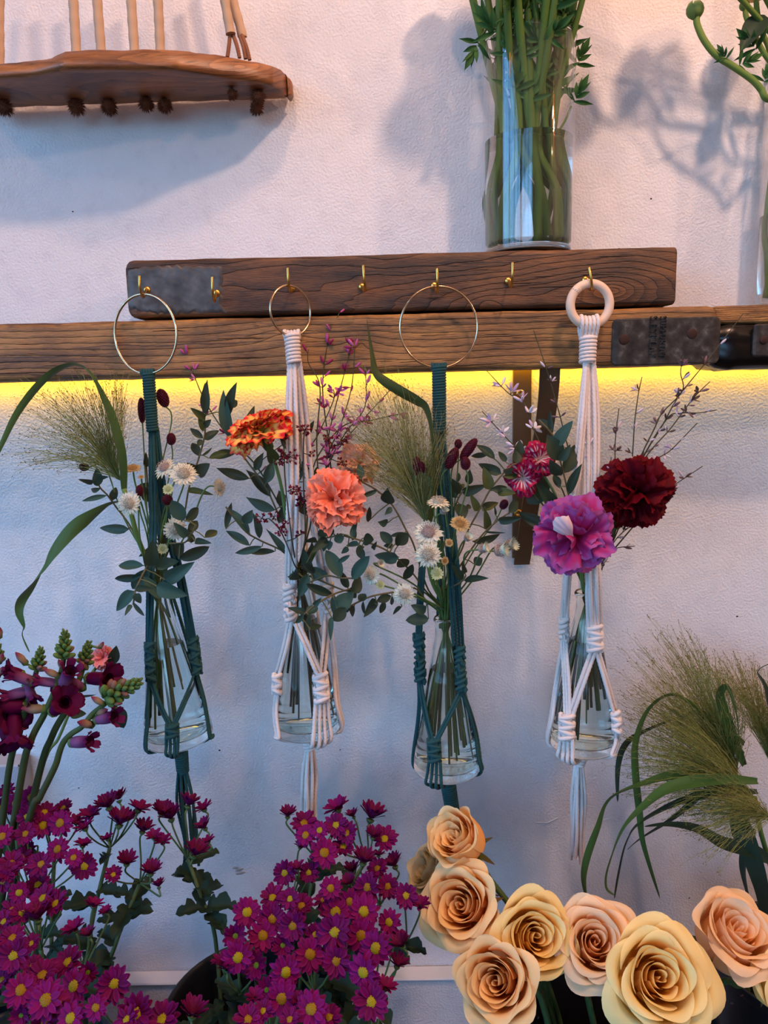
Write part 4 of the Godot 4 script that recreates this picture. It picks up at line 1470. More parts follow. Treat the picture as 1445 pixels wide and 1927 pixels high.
func branch(k: int, called: String, label: String, line: Array, leaves: Array, z: float, dz: float, m: Array, shape: int, wid := 1.0, group := "eucalyptus branches") -> Node3D:
	# a leafy branch: line and leaves [base x, y, tip x, y, width] in the studied detail's own measure; z is its distance from the wall, dz how far it comes forward at the tip
	var base: Vector3 = flasks[k].xf * Vector3(0, 0.02, 0)
	var f := thing(called, label, "branch", base, group)
	var pts := foot(k)
	var n := line.size()
	for j in n:
		pts.append(C(line[j][0], line[j][1], lerpf(0.138, z + dz * (float(j + 1) / n), minf(1.0, (j + 1.5) / n * 1.2))))
	var b := MB.new()
	tube(b, spline(pts, 6), 0.0009, 7, col(80, 88, 48), col(100, 82, 56))
	part(f, "stem", b.build(), M.tinted)
	for q in leaves:
		# depth of the leaf follows the nearest place of the branch
		var best := 1e9
		var zz := z
		for j in n:
			var d2 := Vector2(line[j][0] - q[0], line[j][1] - q[1]).length()
			if d2 < best:
				best = d2
				zz = pts[j + 3].z
		var bp := C(q[0], q[1], zz + rnd(-0.002, 0.003))
		var tp := C(q[2], q[3], zz + rnd(-0.014, 0.018))
		leaf_at(f, bp, tp, q[4] / ks * mpp(bp) * wid * 1.1, m[rng.randi() % m.size()], shape + (rng.randi() % 2), rnd(-0.55, 0.55))
		if best > 18 * ks / 4.0:
			var pt := MB.new()
			var near: Vector3 = pts[3]
			for p in spline(pts.slice(3), 5):
				if p.distance_to(bp) < near.distance_to(bp):
					near = p
			tube(pt, PackedVector3Array([near, near.lerp(bp, 0.5) + Vector3(0, 0.001, 0), bp]), 0.0006, 5, col(96, 96, 56))
			part(f, "leaf_stalk", pt.build(), M.tinted)
	return f


func carnation_petals(key: String, inner: Color, mid: Color, edge: Color, ruffle: float, streak := 0.0) -> void:
	var set_ := []
	for k in 5:
		var m := MB.new()
		var ph := rnd(0, TAU)
		var fr := rnd(2.2, 3.6)
		sheet(m, 20, 12, func(u, v):
			var s: float = u * 2 - 1
			var a: float = s * 0.76 * (0.35 + 0.65 * smoothstep(0.0, 0.7, v))
			var l: float = v * (1.0 - 0.10 * s * s)
			if v > 0.99:
				l += (0.03 if int(roundf(u * 20)) % 2 == 0 else -0.022) * ruffle
			var rf: float = ruffle * 0.17 * v * v * sin(s * PI * fr * 0.5 + ph) + 0.06 * ruffle * v * v * v * sin(s * 13 + ph * 2)
			var bend: float = 0.35 * v * v * v
			var c := inner.lerp(mid, smoothstep(0.2, 0.7, v)).lerp(edge, smoothstep(0.86, 0.96, v + 0.05 * sin(u * 25)))
			if streak > 0.0 and absf(sin(s * 7 + k)) > 0.86:
				c = c.lerp(Color(0.75, 0.62, 0.62), streak * smoothstep(0.2, 0.6, v) * (1 - smoothstep(0.75, 0.95, v)))
			return [Vector3(sin(a) * l * 0.86, cos(a) * l, rf - bend), c])
		set_.append(m.build())
	carn[key] = set_


func carnation(label: String, at: Vector3, d: Vector3, r: float, key: String, n: int, spread: float, sd: int) -> Node3D:
	rng.seed = sd
	var base := at - d * r * 0.55
	var f := thing("carnation", label, "flower", at, "carnations")
	var hd := Node3D.new()
	hd.name = "bloom"
	f.add_child(hd)
	var fb := frame_on(d)
	for k in n:
		var q := (k + 0.5) / n
		var th := pow(q, 0.62) * spread + rnd(-0.2, 0.16)
		var az := k * 2.39996 + rnd(-0.3, 0.3)
		var dirn := (fb * Vector3(sin(th) * cos(az), cos(th), sin(th) * sin(az))).normalized()
		var outw := (fb * Vector3(cos(th) * cos(az), -sin(th), cos(th) * sin(az))).normalized()
		outw = outw.rotated(dirn, rnd(-0.7, 0.7))
		var ln := r * lerpf(0.80, 1.12, sqrt(q)) * rnd(0.82, 1.12) * (1.05 if th < 1.0 else 0.95)
		var x := dirn.cross(outw).normalized()
		var bs := Basis(x * ln * rnd(0.85, 1.1), dirn * ln, -outw * ln * rnd(0.8, 1.2))
		part(hd, "petal", carn[key][rng.randi() % 5], M.petal, Transform3D(bs, base + dirn * r * 0.05))
	var m := MB.new()
	var cr := r * 0.24
	lathe(m, [Vector2(cr * 0.3, -r * 0.62), Vector2(cr * 0.75, -r * 0.5), Vector2(cr * 0.95, -r * 0.2), Vector2(cr, r * 0.12), Vector2(cr * 0.8, r * 0.14)], 12, Transform3D(fb, base), col(70, 102, 50))
	part(f, "calyx", m.build(), M.tinted)
	return f


func sprig(k: int, called: String, label: String, line: Array, z: float, dz: float, buds: Array, colr: Array, size: float, group: String, r := 0.00095, foot_at := true) -> void:
	# a broom-like twig with small pointed buds and open pea flowers along it; buds: [place along 0..1, how many]
	var base: Vector3 = flasks[k].xf * Vector3(0, 0.02, 0)
	var f := thing(called, label, "twig", base, group)
	var pts := foot(k)
	var n := line.size()
	for j in n:
		pts.append(C(line[j][0], line[j][1], lerpf(0.138, z + dz * float(j) / n, minf(1.0, (j + 0.8) / n * 1.5))))
	var sp := spline(pts, 7)
	var rr := []
	for j in sp.size():
		rr.append(r * lerpf(1.15, 0.45, float(j) / sp.size()))
	var b := MB.new()
	tube(b, sp, rr, 6, col(62, 66, 40), col(70, 66, 44))
	part(f, "twig", b.build(), M.tinted)
	var from := 3 * 7
	for q in buds:
		var at: Vector3 = sp[clampi(int(lerpf(from, sp.size() - 1, q[0])), 1, sp.size() - 1)]
		var tg := (at - sp[maxi(0, clampi(int(lerpf(from, sp.size() - 1, q[0])), 1, sp.size() - 1) - 2)]).normalized()
		for j in int(q[1]):
			var m := MB.new()
			var dirn := (tg * rnd(0.2, 1.0) + Vector3(rnd(-1, 1), rnd(-0.5, 0.8), rnd(-0.3, 0.9))).normalized()
			var s := size * rnd(0.7, 1.2)
			var c: Color = colr[rng.randi() % colr.size()]
			var st := at + dirn * s * 0.35
			tube(m, PackedVector3Array([at, st]), 0.00035, 4, col(88, 34, 44))
			var fb := frame_on(dirn)
			ball(m, Transform3D(Basis(fb.x * s * 0.16, fb.y * s * 0.5, fb.z * s * 0.16), st + dirn * s * 0.42), vary(c, 0.12), 6, 5)
			if rng.randf() < 0.45:
				for w in [-1.0, 1.0]:
					var wd: Vector3 = (dirn * 0.8 + fb.x * w * rnd(0.5, 0.9) + fb.z * rnd(-0.3, 0.5)).normalized()
					sheet(m, 2, 4, func(u, v):
						return [st + wd * s * v * 0.9 + fb.z * (u - 0.5) * s * 0.45 * sin(PI * (0.12 + 0.8 * v)), c])
			part(f, "floret", m.build(), M.petal)


func florets(k: int, label: String, line: Array, z: float, spots: Array) -> void:
	# sprays of tiny dark red florets with yellow eyes
	var base: Vector3 = flasks[k].xf * Vector3(0, 0.02, 0)
	var f := thing("statice_spray", label, "flower", base, "dark red statice sprays")
	var pts := foot(k)
	for q in line:
		pts.append(C(q[0], q[1], z))
	stem(f, pts, 0.0007, M.twig)
	for q in spots:
		var at := C(q[0], q[1], z + rnd(-0.004, 0.006))
		var near: Vector3 = pts[2]
		for p in spline(pts.slice(2), 6):
			if p.distance_to(at) < near.distance_to(at):
				near = p
		var m := MB.new()
		tube(m, PackedVector3Array([near, near.lerp(at, 0.6) + Vector3(0, -0.001, 0), at]), 0.0004, 4, col(60, 52, 36))
		for j in int(q[2]):
			var o = Vector3(rnd(-1, 1), rnd(-0.7, 0.9), rnd(-0.6, 0.8)) * q[3] / ks * mpp(at)
			var c := vary(col(118, 22, 48), 0.3)
			tube(m, PackedVector3Array([at, at + o * 0.8]), 0.0003, 3, col(80, 34, 40))
			for s in 5:
				var d = (o.normalized() + Vector3(rnd(-1, 1), rnd(-1, 1), rnd(-1, 1)) * 0.9).normalized()
				grain(m, at + o * 0.8, at + o + d * 0.0024, 0.00075, c)
			if j % 4 == 0:
				bead(m, at + o + Vector3(0, 0, 0.0016), Vector3.ONE * 0.0005, col(214, 150, 40))
		part(f, "floret_cluster", m.build(), M.petal)


func blade(f: Node3D, pts: Array, w: float, m: Material, turns: float, phase: float, called := "blade") -> void:
	# a long strap leaf along pts that slowly turns about its own line
	var sp := spline(pts, 8)
	var n := sp.size()
	var b := MB.new()
	for j in n:
		var v := float(j) / (n - 1)
		var tg := (sp[mini(j + 1, n - 1)] - sp[maxi(j - 1, 0)]).normalized()
		var nrm := (EYE - sp[j]).normalized()
		nrm = (nrm - tg * nrm.dot(tg)).normalized().rotated(tg, phase + turns * v * PI)
		var side := tg.cross(nrm)
		var ww := w * 0.5 * minf(1.0, 0.35 + v * 3.0) * pow(maxf(1.0 - v, 0.0), 0.55) * 1.25
		for s in 5:
			var q := s / 2.0 - 1.0
			b.add(sp[j] + side * q * ww + nrm * absf(q) * ww * 0.3, Color.WHITE, Vector2(s / 4.0, v))
	for j in n - 1:
		for s in 4:
			var a := j * 5 + s
			b.tri(a, a + 5, a + 6)
			b.tri(a, a + 6, a + 1)
	part(f, called, b.build(), m)


func plume(f: Node3D, root: Vector3, tips: Array, n: int, c0: Color, c1: Color, seed_c: Color, depth: float, fine := 0.00019, seeds := 5) -> void:
	# fountain of hair-fine panicle branches with tiny seeds, fanning from root over the tips [from, to, from, to ...]
	var m := MB.new()
	for k in n:
		var q := rng.randf() * (tips.size() - 1)
		var i := int(q)
		var t: Vector3 = tips[i].lerp(tips[mini(i + 1, tips.size() - 1)], q - i)
		var reach := sqrt(rnd(0.12, 1.0))
		var st = root + (tips[tips.size() / 2] - root) * rnd(0.0, 0.22)
		t = st + (t - st) * reach * rnd(0.9, 1.08) + Vector3(rnd(-0.006, 0.006), rnd(-0.006, 0.006), rnd(-depth, depth))
		var l = st.distance_to(t)
		var mid = st.lerp(t, 0.5) + Vector3(rnd(-0.06, 0.06), rnd(0.0, 0.1), rnd(-0.05, 0.05)) * l
		var a := c0.lerp(c1, rng.randf())
		var sp := spline([st, mid, t], 4)
		tube(m, sp, [fine * 1.5, fine * 1.4, fine * 1.3, fine * 1.2, fine * 1.1, fine, fine, fine * 0.9, fine * 0.8], 3, a)
		for s in seeds:
			var at: Vector3 = sp[clampi(int(rnd(3.5, 8.99)), 0, 8)] if s else t
			var d = ((t - mid).normalized() + Vector3(rnd(-0.6, 0.6), rnd(-0.6, 0.6), rnd(-0.6, 0.6))).normalized()
			var e = at + d * rnd(0.002, 0.007)
			tube(m, PackedVector3Array([at, e]), fine * 0.6, 3, a)
			grain(m, e - d * 0.0002, e + d * rnd(0.0014, 0.0022), 0.00042, vary(seed_c, 0.3))
	var o := part(f, "seed_plume", m.build(), M.tinted)
	o.set_meta("kind", "stuff")
	o.set_meta("label", "airy plume of fine branches and tiny seeds")


func bouquet_one() -> void:
	rng.seed = 1001
	study(150, 720, 4.282)
	var dk := [M.leaf_dark, M.leaf_dark, M.leaf_blue]
	branch(0, "eucalyptus_branch", "blue-green eucalyptus sprig drooping over the rim of the left teal vase", [[600, 1420], [545, 1475], [455, 1660], [430, 1790]], [[515, 1475, 295, 1465, 75], [570, 1480, 590, 1285, 110], [610, 1480, 790, 1430, 100], [500, 1550, 265, 1600, 70], [510, 1560, 655, 1740, 80], [450, 1660, 580, 1660, 55], [620, 1640, 850, 1725, 120], [440, 1680, 270, 1845, 95], [430, 1770, 510, 1880, 35], [415, 1790, 365, 1870, 35], [560, 1500, 410, 1680, 110], [450, 1700, 490, 1780, 60], [690, 1590, 895, 1470, 110]], 0.175, 0.012, [M.leaf_blue, M.leaf_dark], 2)
	branch(0, "eucalyptus_branch", "short dark eucalyptus sprig at the right of the left teal vase", [[660, 1330], [840, 1290], [900, 1220], [935, 1150]], [[870, 1240, 765, 1140, 70], [840, 1300, 750, 1400, 100], [880, 1210, 950, 1105, 70], [930, 1280, 1040, 1285, 50], [1010, 1250, 1110, 1180, 70], [850, 1110, 970, 1010, 80], [840, 1110, 740, 960, 110], [800, 1420, 1040, 1340, 100], [900, 1290, 890, 1190, 60]], 0.165, 0.01, dk, 2)
	branch(0, "eucalyptus_branch", "tall eucalyptus sprig with paired leaves rising right of the left teal vase", [[760, 1250], [840, 1060], [880, 850], [955, 620], [1000, 460], [1010, 370], [1000, 260]], [[1000, 250, 1015, 0, 65], [1010, 290, 900, 210, 55], [990, 390, 960, 260, 50], [1000, 360, 1055, 300, 50], [995, 450, 885, 365, 50], [1005, 460, 1120, 375, 65], [985, 460, 950, 510, 45], [965, 595, 900, 475, 65], [980, 590, 1070, 525, 22], [1040, 610, 1199, 560, 55], [945, 740, 1035, 655, 100], [930, 700, 870, 660, 70], [870, 870, 1060, 890, 50]], 0.135, 0.0, [M.leaf_dark, M.leaf_dark, M.leaf_olive], 1)
	branch(0, "eucalyptus_branch", "small eucalyptus sprig pointing left beside the grass plume", [[430, 1200], [290, 1000], [225, 910], [160, 840], [140, 760]], [[140, 835, 140, 690, 75], [110, 800, 5, 790, 40], [170, 850, 80, 875, 40], [220, 910, 10, 955, 40], [170, 770, 210, 760, 35], [265, 950, 290, 830, 60], [400, 1180, 130, 1175, 72]], 0.15, 0.0, dk, 1)
	branch(0, "eucalyptus_branch", "dark eucalyptus leaves behind the cord of the left teal hanger", [[600, 1250], [560, 1000], [545, 800], [535, 640]], [[540, 680, 530, 570, 40], [560, 960, 500, 830, 80], [560, 850, 490, 820, 60], [640, 1330, 480, 1390, 60], [700, 1320, 640, 1240, 80], [680, 1300, 740, 1200, 70]], 0.118, 0.0, [M.leaf_dark], 1)
	astrantia(0, "cream astrantia facing out, lower left of the left bouquet beside the grass", 400, 975, 0.18, 118, face(-0.15, 0.2), 0)
	astrantia(0, "cream astrantia tilted right, low in the left bouquet", 765, 1180, 0.172, 108, face(0.35, -0.05), 0)
	astrantia(0, "large cream astrantia with pinkish centre, top right of the left bouquet", 835, 740, 0.165, 128, face(0.2, 0.6), 0)
	astrantia(0, "greyish pink astrantia seen from the side, behind the teal cord", 690, 690, 0.15, 112, face(-0.35, 0.7), 0, true)
	astrantia(0, "tan dried astrantia seen from the side, left of the teal cord", 430, 705, 0.15, 85, face(0.05, 0.93), 1)
	astrantia(0, "small round greenish astrantia bud right of the teal cord", 715, 862, 0.172, 58, face(0.1, 0.4), 2)
	astrantia(0, "cream astrantia in profile pointing right, at the right of the left bouquet", 1120, 845, 0.155, 90, face(0.93, 0.15), 0)
	astrantia(0, "small pale green astrantia low in the middle of the left bouquet", 670, 1340, 0.165, 56, face(0.1, 0.3), 2)
	astrantia(0, "tiny tan astrantia bud under the tan dried flower", 496, 765, 0.155, 34, face(0.1, 0.9), 1)
	burnet(0, "tall dark red burnet half hidden behind the teal wrapping", 500, 225, 0.118, 32, 110, 4)
	burnet(0, "plump dark red burnet right of the teal wrapping, highest in the left bouquet", 670, 125, 0.12, 47, 80, -14)
	burnet(0, "small dark red burnet on a thin stem right of the teal cord", 737, 455, 0.125, 38, 52, 4)
	burnet(0, "dark burnet lying sideways at the far left under the grass plume", 35, 680, 0.14, 34, 42, -84)
	burnet(0, "little dark burnet just above the cream astrantia of the left bouquet", 482, 872, 0.165, 32, 50, 6)
	burnet(0, "purplish burnet behind the small green astrantia bud", 705, 945, 0.158, 45, 46, 10)
	# the grass
	rng.seed = 1010
	var f := thing("panic_grass", "panic grass with an airy plume and long arching blades, in the left teal vase", "grass", flasks[0].xf * Vector3(0, 0.02, 0), "panic grass stems")
	var ft := foot(0)
	var root := P(233, 920, 0.155)
	var b := MB.new()
	tube(b, spline([ft[0], ft[1], ft[2], P(262, 1020, 0.152), P(245, 960, 0.156), root], 7), 0.0024, 8, col(70, 96, 44), col(104, 128, 62))
	part(f, "stem", b.build(), M.tinted)
	var tips := []
	for q in [[40, 880], [30, 830], [40, 760], [75, 730], [120, 712], [165, 706], [205, 700], [235, 720]]:
		tips.append(P(q[0], q[1], 0.15))
	plume(f, P(228, 905, 0.155), tips, 330, col(150, 152, 98), col(120, 134, 70), col(92, 74, 46), 0.03)
	var u := [root, P(229, 860, 0.165), P(213, 800, 0.172), P(190, 745, 0.175), P(166, 701, 0.172), P(146, 689, 0.17), P(124, 691, 0.168), P(95, 706, 0.17), P(62, 738, 0.175), P(30, 782, 0.18), P(2, 838, 0.185), P(-40, 930, 0.19)]
	blade(f, u, 0.0125, M.blade_green, 1.05, 0.25)
	blade(f, [P(226, 945, 0.157), P(206, 951, 0.17), P(168, 974, 0.18), P(132, 1000, 0.186), P(97, 1040, 0.19), P(76, 1075, 0.19), P(56, 1105, 0.19), P(40, 1130, 0.188), P(37, 1152, 0.188), P(46, 1178, 0.188), P(43, 1195, 0.188), P(56, 1228, 0.19)], 0.0125, M.blade_green, 2.4, 1.2)


func bouquet_two() -> void:
	rng.seed = 2001
	study(350, 580, 3.2125)
	var dk := [M.leaf_dark, M.leaf_dark, M.leaf_blue]
	branch(1, "eucalyptus_branch", "narrow-leaved sprig pointing left, low in the second bouquet", [[690, 1600], [600, 1480], [440, 1400], [350, 1340], [240, 1200]], [[385, 1360, 250, 1200, 50], [240, 1335, 275, 1170, 36], [445, 1390, 400, 1230, 50], [385, 1435, 240, 1340, 48], [460, 1440, 290, 1485, 42], [540, 1470, 380, 1480, 38], [350, 1300, 400, 1225, 60], [620, 1500, 480, 1330, 40]], 0.145, 0.01, dk, 0)
	branch(1, "eucalyptus_branch", "tall narrow-leaved sprig behind the red and yellow carnation", [[660, 1450], [560, 1250], [480, 1080], [350, 900], [270, 780], [240, 600]], [[385, 1030, 180, 965, 58], [510, 1140, 360, 975, 70], [540, 1220, 360, 1140, 65], [310, 870, 140, 900, 52], [275, 790, 215, 500, 72], [260, 650, 295, 450, 60], [260, 600, 315, 555, 40], [360, 800, 410, 580, 50], [120, 645, 130, 425, 55], [420, 980, 470, 870, 50], [480, 1060, 525, 930, 60], [590, 1200, 560, 1100, 70], [590, 820, 620, 680, 50], [620, 860, 560, 760, 45], [560, 1300, 610, 1180, 50]], 0.125, 0.0, dk, 0)
	branch(1, "eucalyptus_branch", "dark leaves rising right of the white cord in the second bouquet", [[720, 1400], [740, 1150], [750, 950], [740, 800]], [[680, 1050, 700, 860, 55], [745, 1010, 700, 930, 45], [745, 760, 770, 680, 30], [720, 1250, 690, 1110, 60], [770, 1030, 800, 950, 30]], 0.125, 0.0, [M.leaf_dark], 0)
	study(530, 820, 4.817)
	branch(1, "eucalyptus_branch", "blue-green eucalyptus sprig across the neck of the second vase", [[230, 1330], [400, 1270], [540, 1290], [690, 1290]], [[155, 1245, 20, 1245, 100], [150, 1250, 85, 1300, 70], [260, 1240, 410, 1260, 120], [240, 1250, 160, 1460, 90], [260, 1230, 185, 1030, 90], [540, 1280, 410, 1040, 120], [510, 1150, 605, 1090, 40], [640, 1300, 770, 1100, 110], [690, 1270, 640, 1210, 60], [300, 1240, 210, 1170, 60]], 0.175, 0.012, [M.leaf_blue, M.leaf_blue, M.leaf_dark], 2)
	branch(1, "eucalyptus_branch", "lowest eucalyptus sprig in front of the second vase", [[560, 1400], [620, 1390], [460, 1440], [300, 1540], [110, 1700]], [[460, 1440, 230, 1360, 80], [600, 1390, 690, 1470, 85], [600, 1380, 540, 1250, 70], [650, 1430, 720, 1250, 100], [480, 1450, 470, 1650, 60], [500, 1560, 650, 1420, 140], [220, 1610, 60, 1550, 55], [230, 1620, 320, 1530, 90], [240, 1620, 235, 1780, 50], [260, 1760, 370, 1700, 60], [130, 1700, 200, 1620, 50], [300, 1540, 340, 1490, 50], [450, 1640, 440, 1860, 46], [470, 1680, 580, 1560, 110]], 0.185, 0.01, [M.leaf_blue, M.leaf_dark], 2)
	branch(1, "eucalyptus_branch", "eucalyptus leaves just below the coral carnation", [[230, 1150], [330, 960], [480, 910], [540, 890]], [[500, 890, 540, 975, 85], [390, 930, 360, 820, 95], [470, 890, 390, 850, 80], [410, 930, 280, 1050, 80], [320, 950, 225, 950, 50], [440, 950, 420, 1040, 60], [400, 960, 380, 1040, 60], [650, 930, 668, 750, 60]], 0.18, 0.006, [M.leaf_blue, M.leaf_dark], 2)
	study(350, 580, 3.2125)
	carnation_petals("flame", col(232, 204, 112), col(240, 186, 92), col(214, 30, 40), 0.85)
	carnation_petals("coral", col(226, 96, 60), col(238, 116, 82), col(246, 142, 112), 1.05)
	carnation_petals("peach", col(236, 150, 104), col(238, 168, 126), col(240, 190, 160), 1.0)
	var d := Vector3(-0.38, 0.9, 0.28).normalized()
	var at := C(425, 700, 0.165)
	var f := carnation("yellow carnation with red-edged petals in profile, second bouquet", at, d, 165 / ks * mpp(at), "flame", 60, 1.25, 2100)
	var cal := at - d * 0.022
	stem(f, foot(1) + [C(610, 1300, 0.15), C(580, 1100, 0.155), C(545, 960, 0.16), C(510, 880, 0.163), cal], 0.0017, M.stem_green)
	leaf_at(f, C(535, 930, 0.16), C(500, 840, 0.175), 0.012, M.leaf_olive, 2, 0.2)
	at = C(885, 1140, 0.19)
	d = face(-0.08, 0.3)
	f = carnation("large coral carnation facing out in the second bouquet", at, d, 168 / ks * mpp(at), "coral", 60, 1.62, 2200)
	stem(f, foot(1) + [C(790, 1450, 0.155), C(850, 1300, 0.16), at - d * 0.03], 0.0018, M.stem_green)
	at = C(1060, 930, 0.115)
	d = face(0.25, 0.3)
	f = carnation("pale peach carnation half hidden behind the grass plume", at, d, 112 / ks * mpp(at), "peach", 34, 1.5, 2300)
	stem(f, foot(1) + [C(780, 1450, 0.13), C(930, 1150, 0.12), at - d * 0.022], 0.0016, M.stem_green)
	rng.seed = 2400
	var pk := [col(206, 120, 176), col(178, 84, 142), col(150, 50, 92)]
	var tw := [[[870, 1250], [870, 900], [830, 560], [830, 400], [860, 200], [925, 30]], [[850, 1250], [850, 1000], [860, 780], [950, 420], [1000, 230]], [[850, 1250], [850, 920], [930, 720], [1000, 480], [1020, 240]], [[840, 1250], [840, 1000], [960, 760], [1080, 600], [1085, 390]], [[860, 1250], [860, 960], [960, 800], [1100, 640], [1220, 510]], [[800, 1250], [770, 960], [940, 720], [1110, 680], [1285, 640]], [[760, 1250], [710, 940], [800, 760], [890, 560], [890, 490]], [[800, 1250], [790, 800], [810, 480], [740, 330], [740, 250]], [[640, 1400], [600, 1260], [430, 960], [300, 830], [180, 670], [95, 520], [40, 380], [0, 280]]]
	var tl := ["reaching highest, over the beam", "second from the tallest", "forking to the right of the tallest", "upright with few flowers, right of the group", "leaning right with a flower at the tip", "lowest of those leaning right", "short, close to the white cord", "bare and thin, left of the tallest", "leaning far left behind the red and yellow carnation"]
	for k in tw.size():
		var bd := []
		for j in 8:
			bd.append([0.28 + 0.72 * j / 7.0 + rnd(-0.03, 0.03), 1 + rng.randi() % 3])
		sprig(1, "broom_twig", "pink broom twig of the second bouquet, " + tl[k], tw[k], 0.115 + 0.006 * (k % 4), -0.005, bd if k != 7 else [[0.5, 1], [0.9, 1]], pk, 0.0085, "pink broom twigs")
	florets(1, "dark red statice spray left of the white cord, behind the carnations", [[640, 1400], [600, 1050], [590, 800], [580, 700]], 0.17, [[580, 690, 12, 34], [520, 705, 8, 22], [620, 900, 22, 60], [590, 780, 10, 26], [560, 930, 8, 22], [630, 1100, 10, 24]])
	florets(1, "dark red statice spray right of the white cord", [[720, 1400], [710, 1050], [710, 850], [715, 740]], 0.165, [[715, 740, 18, 38], [700, 1150, 14, 34], [690, 1100, 10, 26], [690, 1190, 8, 22], [760, 880, 5, 18]])
	florets(1, "dark red statice spray leaning low to the left", [[660, 1560], [610, 1430], [560, 1330], [500, 1270]], 0.16, [[460, 1270, 11, 32], [530, 1260, 9, 28], [580, 1345, 16, 42], [690, 1370, 9, 22], [610, 1290, 6, 22]])
	florets(1, "dark red statice spray above the coral carnation", [[800, 1300], [850, 1000], [890, 850], [940, 820]], 0.13, [[940, 800, 12, 36], [945, 930, 10, 26], [860, 790, 8, 24], [880, 830, 6, 20]])


func bouquet_three() -> void:
	rng.seed = 3001
	study(530, 820, 4.817)
	branch(2, "eucalyptus_branch", "eucalyptus sprig reaching left from the third vase towards the coral carnation", [[1300, 1400], [1180, 1240], [1010, 1080], [870, 1000], [720, 950], [560, 905]], [[740, 930, 835, 950, 110], [700, 990, 570, 980, 60], [690, 1000, 740, 1120, 72], [600, 1010, 545, 1070, 50], [830, 1030, 850, 970, 40], [1000, 970, 900, 880, 82], [1030, 980, 1150, 890, 110], [1010, 990, 920, 1000, 50], [1060, 1100, 830, 1100, 110], [1060, 1120, 1140, 1190, 120], [1110, 1300, 1190, 1180, 80], [640, 950, 660, 780, 56], [1050, 1000, 1060, 900, 50], [730, 1000, 690, 1060, 45]], 0.17, 0.008, [M.leaf_dark, M.leaf_blue, M.leaf_dark], 2)
	branch(2, "eucalyptus_branch", "lowest eucalyptus sprig reaching left from the third vase", [[1320, 1500], [1200, 1380], [1000, 1420], [800, 1460], [590, 1560]], [[740, 1500, 740, 1620, 34], [850, 1480, 760, 1640, 80], [660, 1540, 620, 1655, 60], [930, 1500, 900, 1610, 60], [860, 1500, 1000, 1450, 72], [700, 1500, 760, 1430, 80], [1090, 1550, 990, 1620, 40], [1330, 1660, 1140, 1670, 100], [620, 1560, 560, 1600, 40], [1000, 1450, 1000, 1550, 34], [1300, 1600, 1190, 1540, 90]], 0.165, 0.01, [M.leaf_dark, M.leaf_dark, M.leaf_blue], 2)
	branch(2, "eucalyptus_branch", "arching eucalyptus sprig in front of the peach carnation", [[1330, 1400], [1200, 1000], [1130, 860], [1010, 640], [870, 500], [730, 420]], [[680, 390, 550, 370, 80], [720, 390, 690, 250, 76], [870, 490, 720, 560, 46], [970, 620, 960, 470, 120], [1000, 650, 930, 720, 50], [780, 780, 800, 660, 45], [960, 790, 868, 780, 72], [1120, 880, 970, 910, 36]], 0.158, 0.006, [M.leaf_dark, M.leaf_blue], 3)
	study(780, 820, 6.423)
	branch(2, "eucalyptus_branch", "long eucalyptus sprig rising to the right of the third vase", [[330, 1850], [560, 1400], [640, 1160], [770, 920], [910, 660], [1050, 480], [1160, 370]], [[1050, 460, 755, 330, 110], [900, 650, 850, 380, 130], [920, 650, 1130, 620, 72], [1000, 690, 1220, 680, 100], [760, 910, 690, 715, 92], [830, 910, 1020, 770, 120], [870, 1130, 870, 900, 96], [1060, 490, 1310, 480, 60], [970, 280, 750, 100, 100], [900, 220, 670, 250, 62], [1105, 320, 1010, 170, 70], [1230, 340, 1230, 170, 110], [1080, 440, 1190, 400, 80]], 0.155, 0.004, [M.leaf_dark, M.leaf_dark, M.leaf_olive], 1)
	branch(2, "eucalyptus_branch", "short eucalyptus sprig beside the burnet heads of the third bouquet", [[330, 1500], [450, 1000], [520, 780], [570, 690], [660, 600]], [[660, 590, 665, 415, 90], [580, 690, 850, 610, 110], [550, 700, 430, 510, 92], [550, 640, 610, 570, 50], [540, 820, 590, 1020, 150], [500, 750, 420, 560, 120], [620, 880, 700, 830, 60], [520, 560, 540, 440, 46]], 0.145, 0.004, [M.leaf_dark], 1)
	branch(2, "eucalyptus_branch", "low right eucalyptus sprig of the third bouquet, in front of the bracket", [[380, 1850], [560, 1560], [800, 1220], [1010, 1020], [1150, 930]], [[1010, 1020, 1285, 1010, 96], [1140, 930, 1270, 740, 110], [700, 1280, 1050, 1200, 100], [720, 1550, 820, 1480, 110], [860, 1160, 1100, 1180, 26], [980, 960, 970, 850, 26]], 0.16, 0.006, [M.leaf_dark], 1)
	branch(2, "eucalyptus_branch", "lowest right eucalyptus leaves of the third bouquet", [[350, 1880], [470, 1820], [570, 1760], [620, 1690]], [[600, 1750, 880, 1715, 80], [570, 1740, 470, 1560, 90], [600, 1660, 590, 1560, 60]], 0.165, 0.004, [M.leaf_dark], 1)
	burnet(2, "dark red burnet leaning right, left of the clustered pair in the third bouquet", 450, 275, 0.165, 68, 150, 24)
	burnet(2, "small dark red burnet behind the clustered pair", 528, 100, 0.152, 48, 62, 0)
	burnet(2, "longest dark red burnet, leaning right, in the third bouquet", 652, 165, 0.16, 62, 168, 36)
	burnet(2, "short round dark red burnet at the lower right of the cluster", 615, 335, 0.165, 64, 86, -6)
	burnet(2, "dark red burnet standing alone left of the teal cord, third bouquet", 25, 370, 0.16, 56, 126, 0)
	burnet(2, "smaller lobe of dark red burnet right against the lone one", 92, 380, 0.163, 46, 82, -24)
	burnet(2, "small red burnet in front of the bronze bracket", 1080, 830, 0.15, 52, 68, 26)
	astrantia(2, "cream astrantia in profile facing up, top of the third bouquet", 285, 815, 0.185, 165, face(0.05, 0.97), 0)
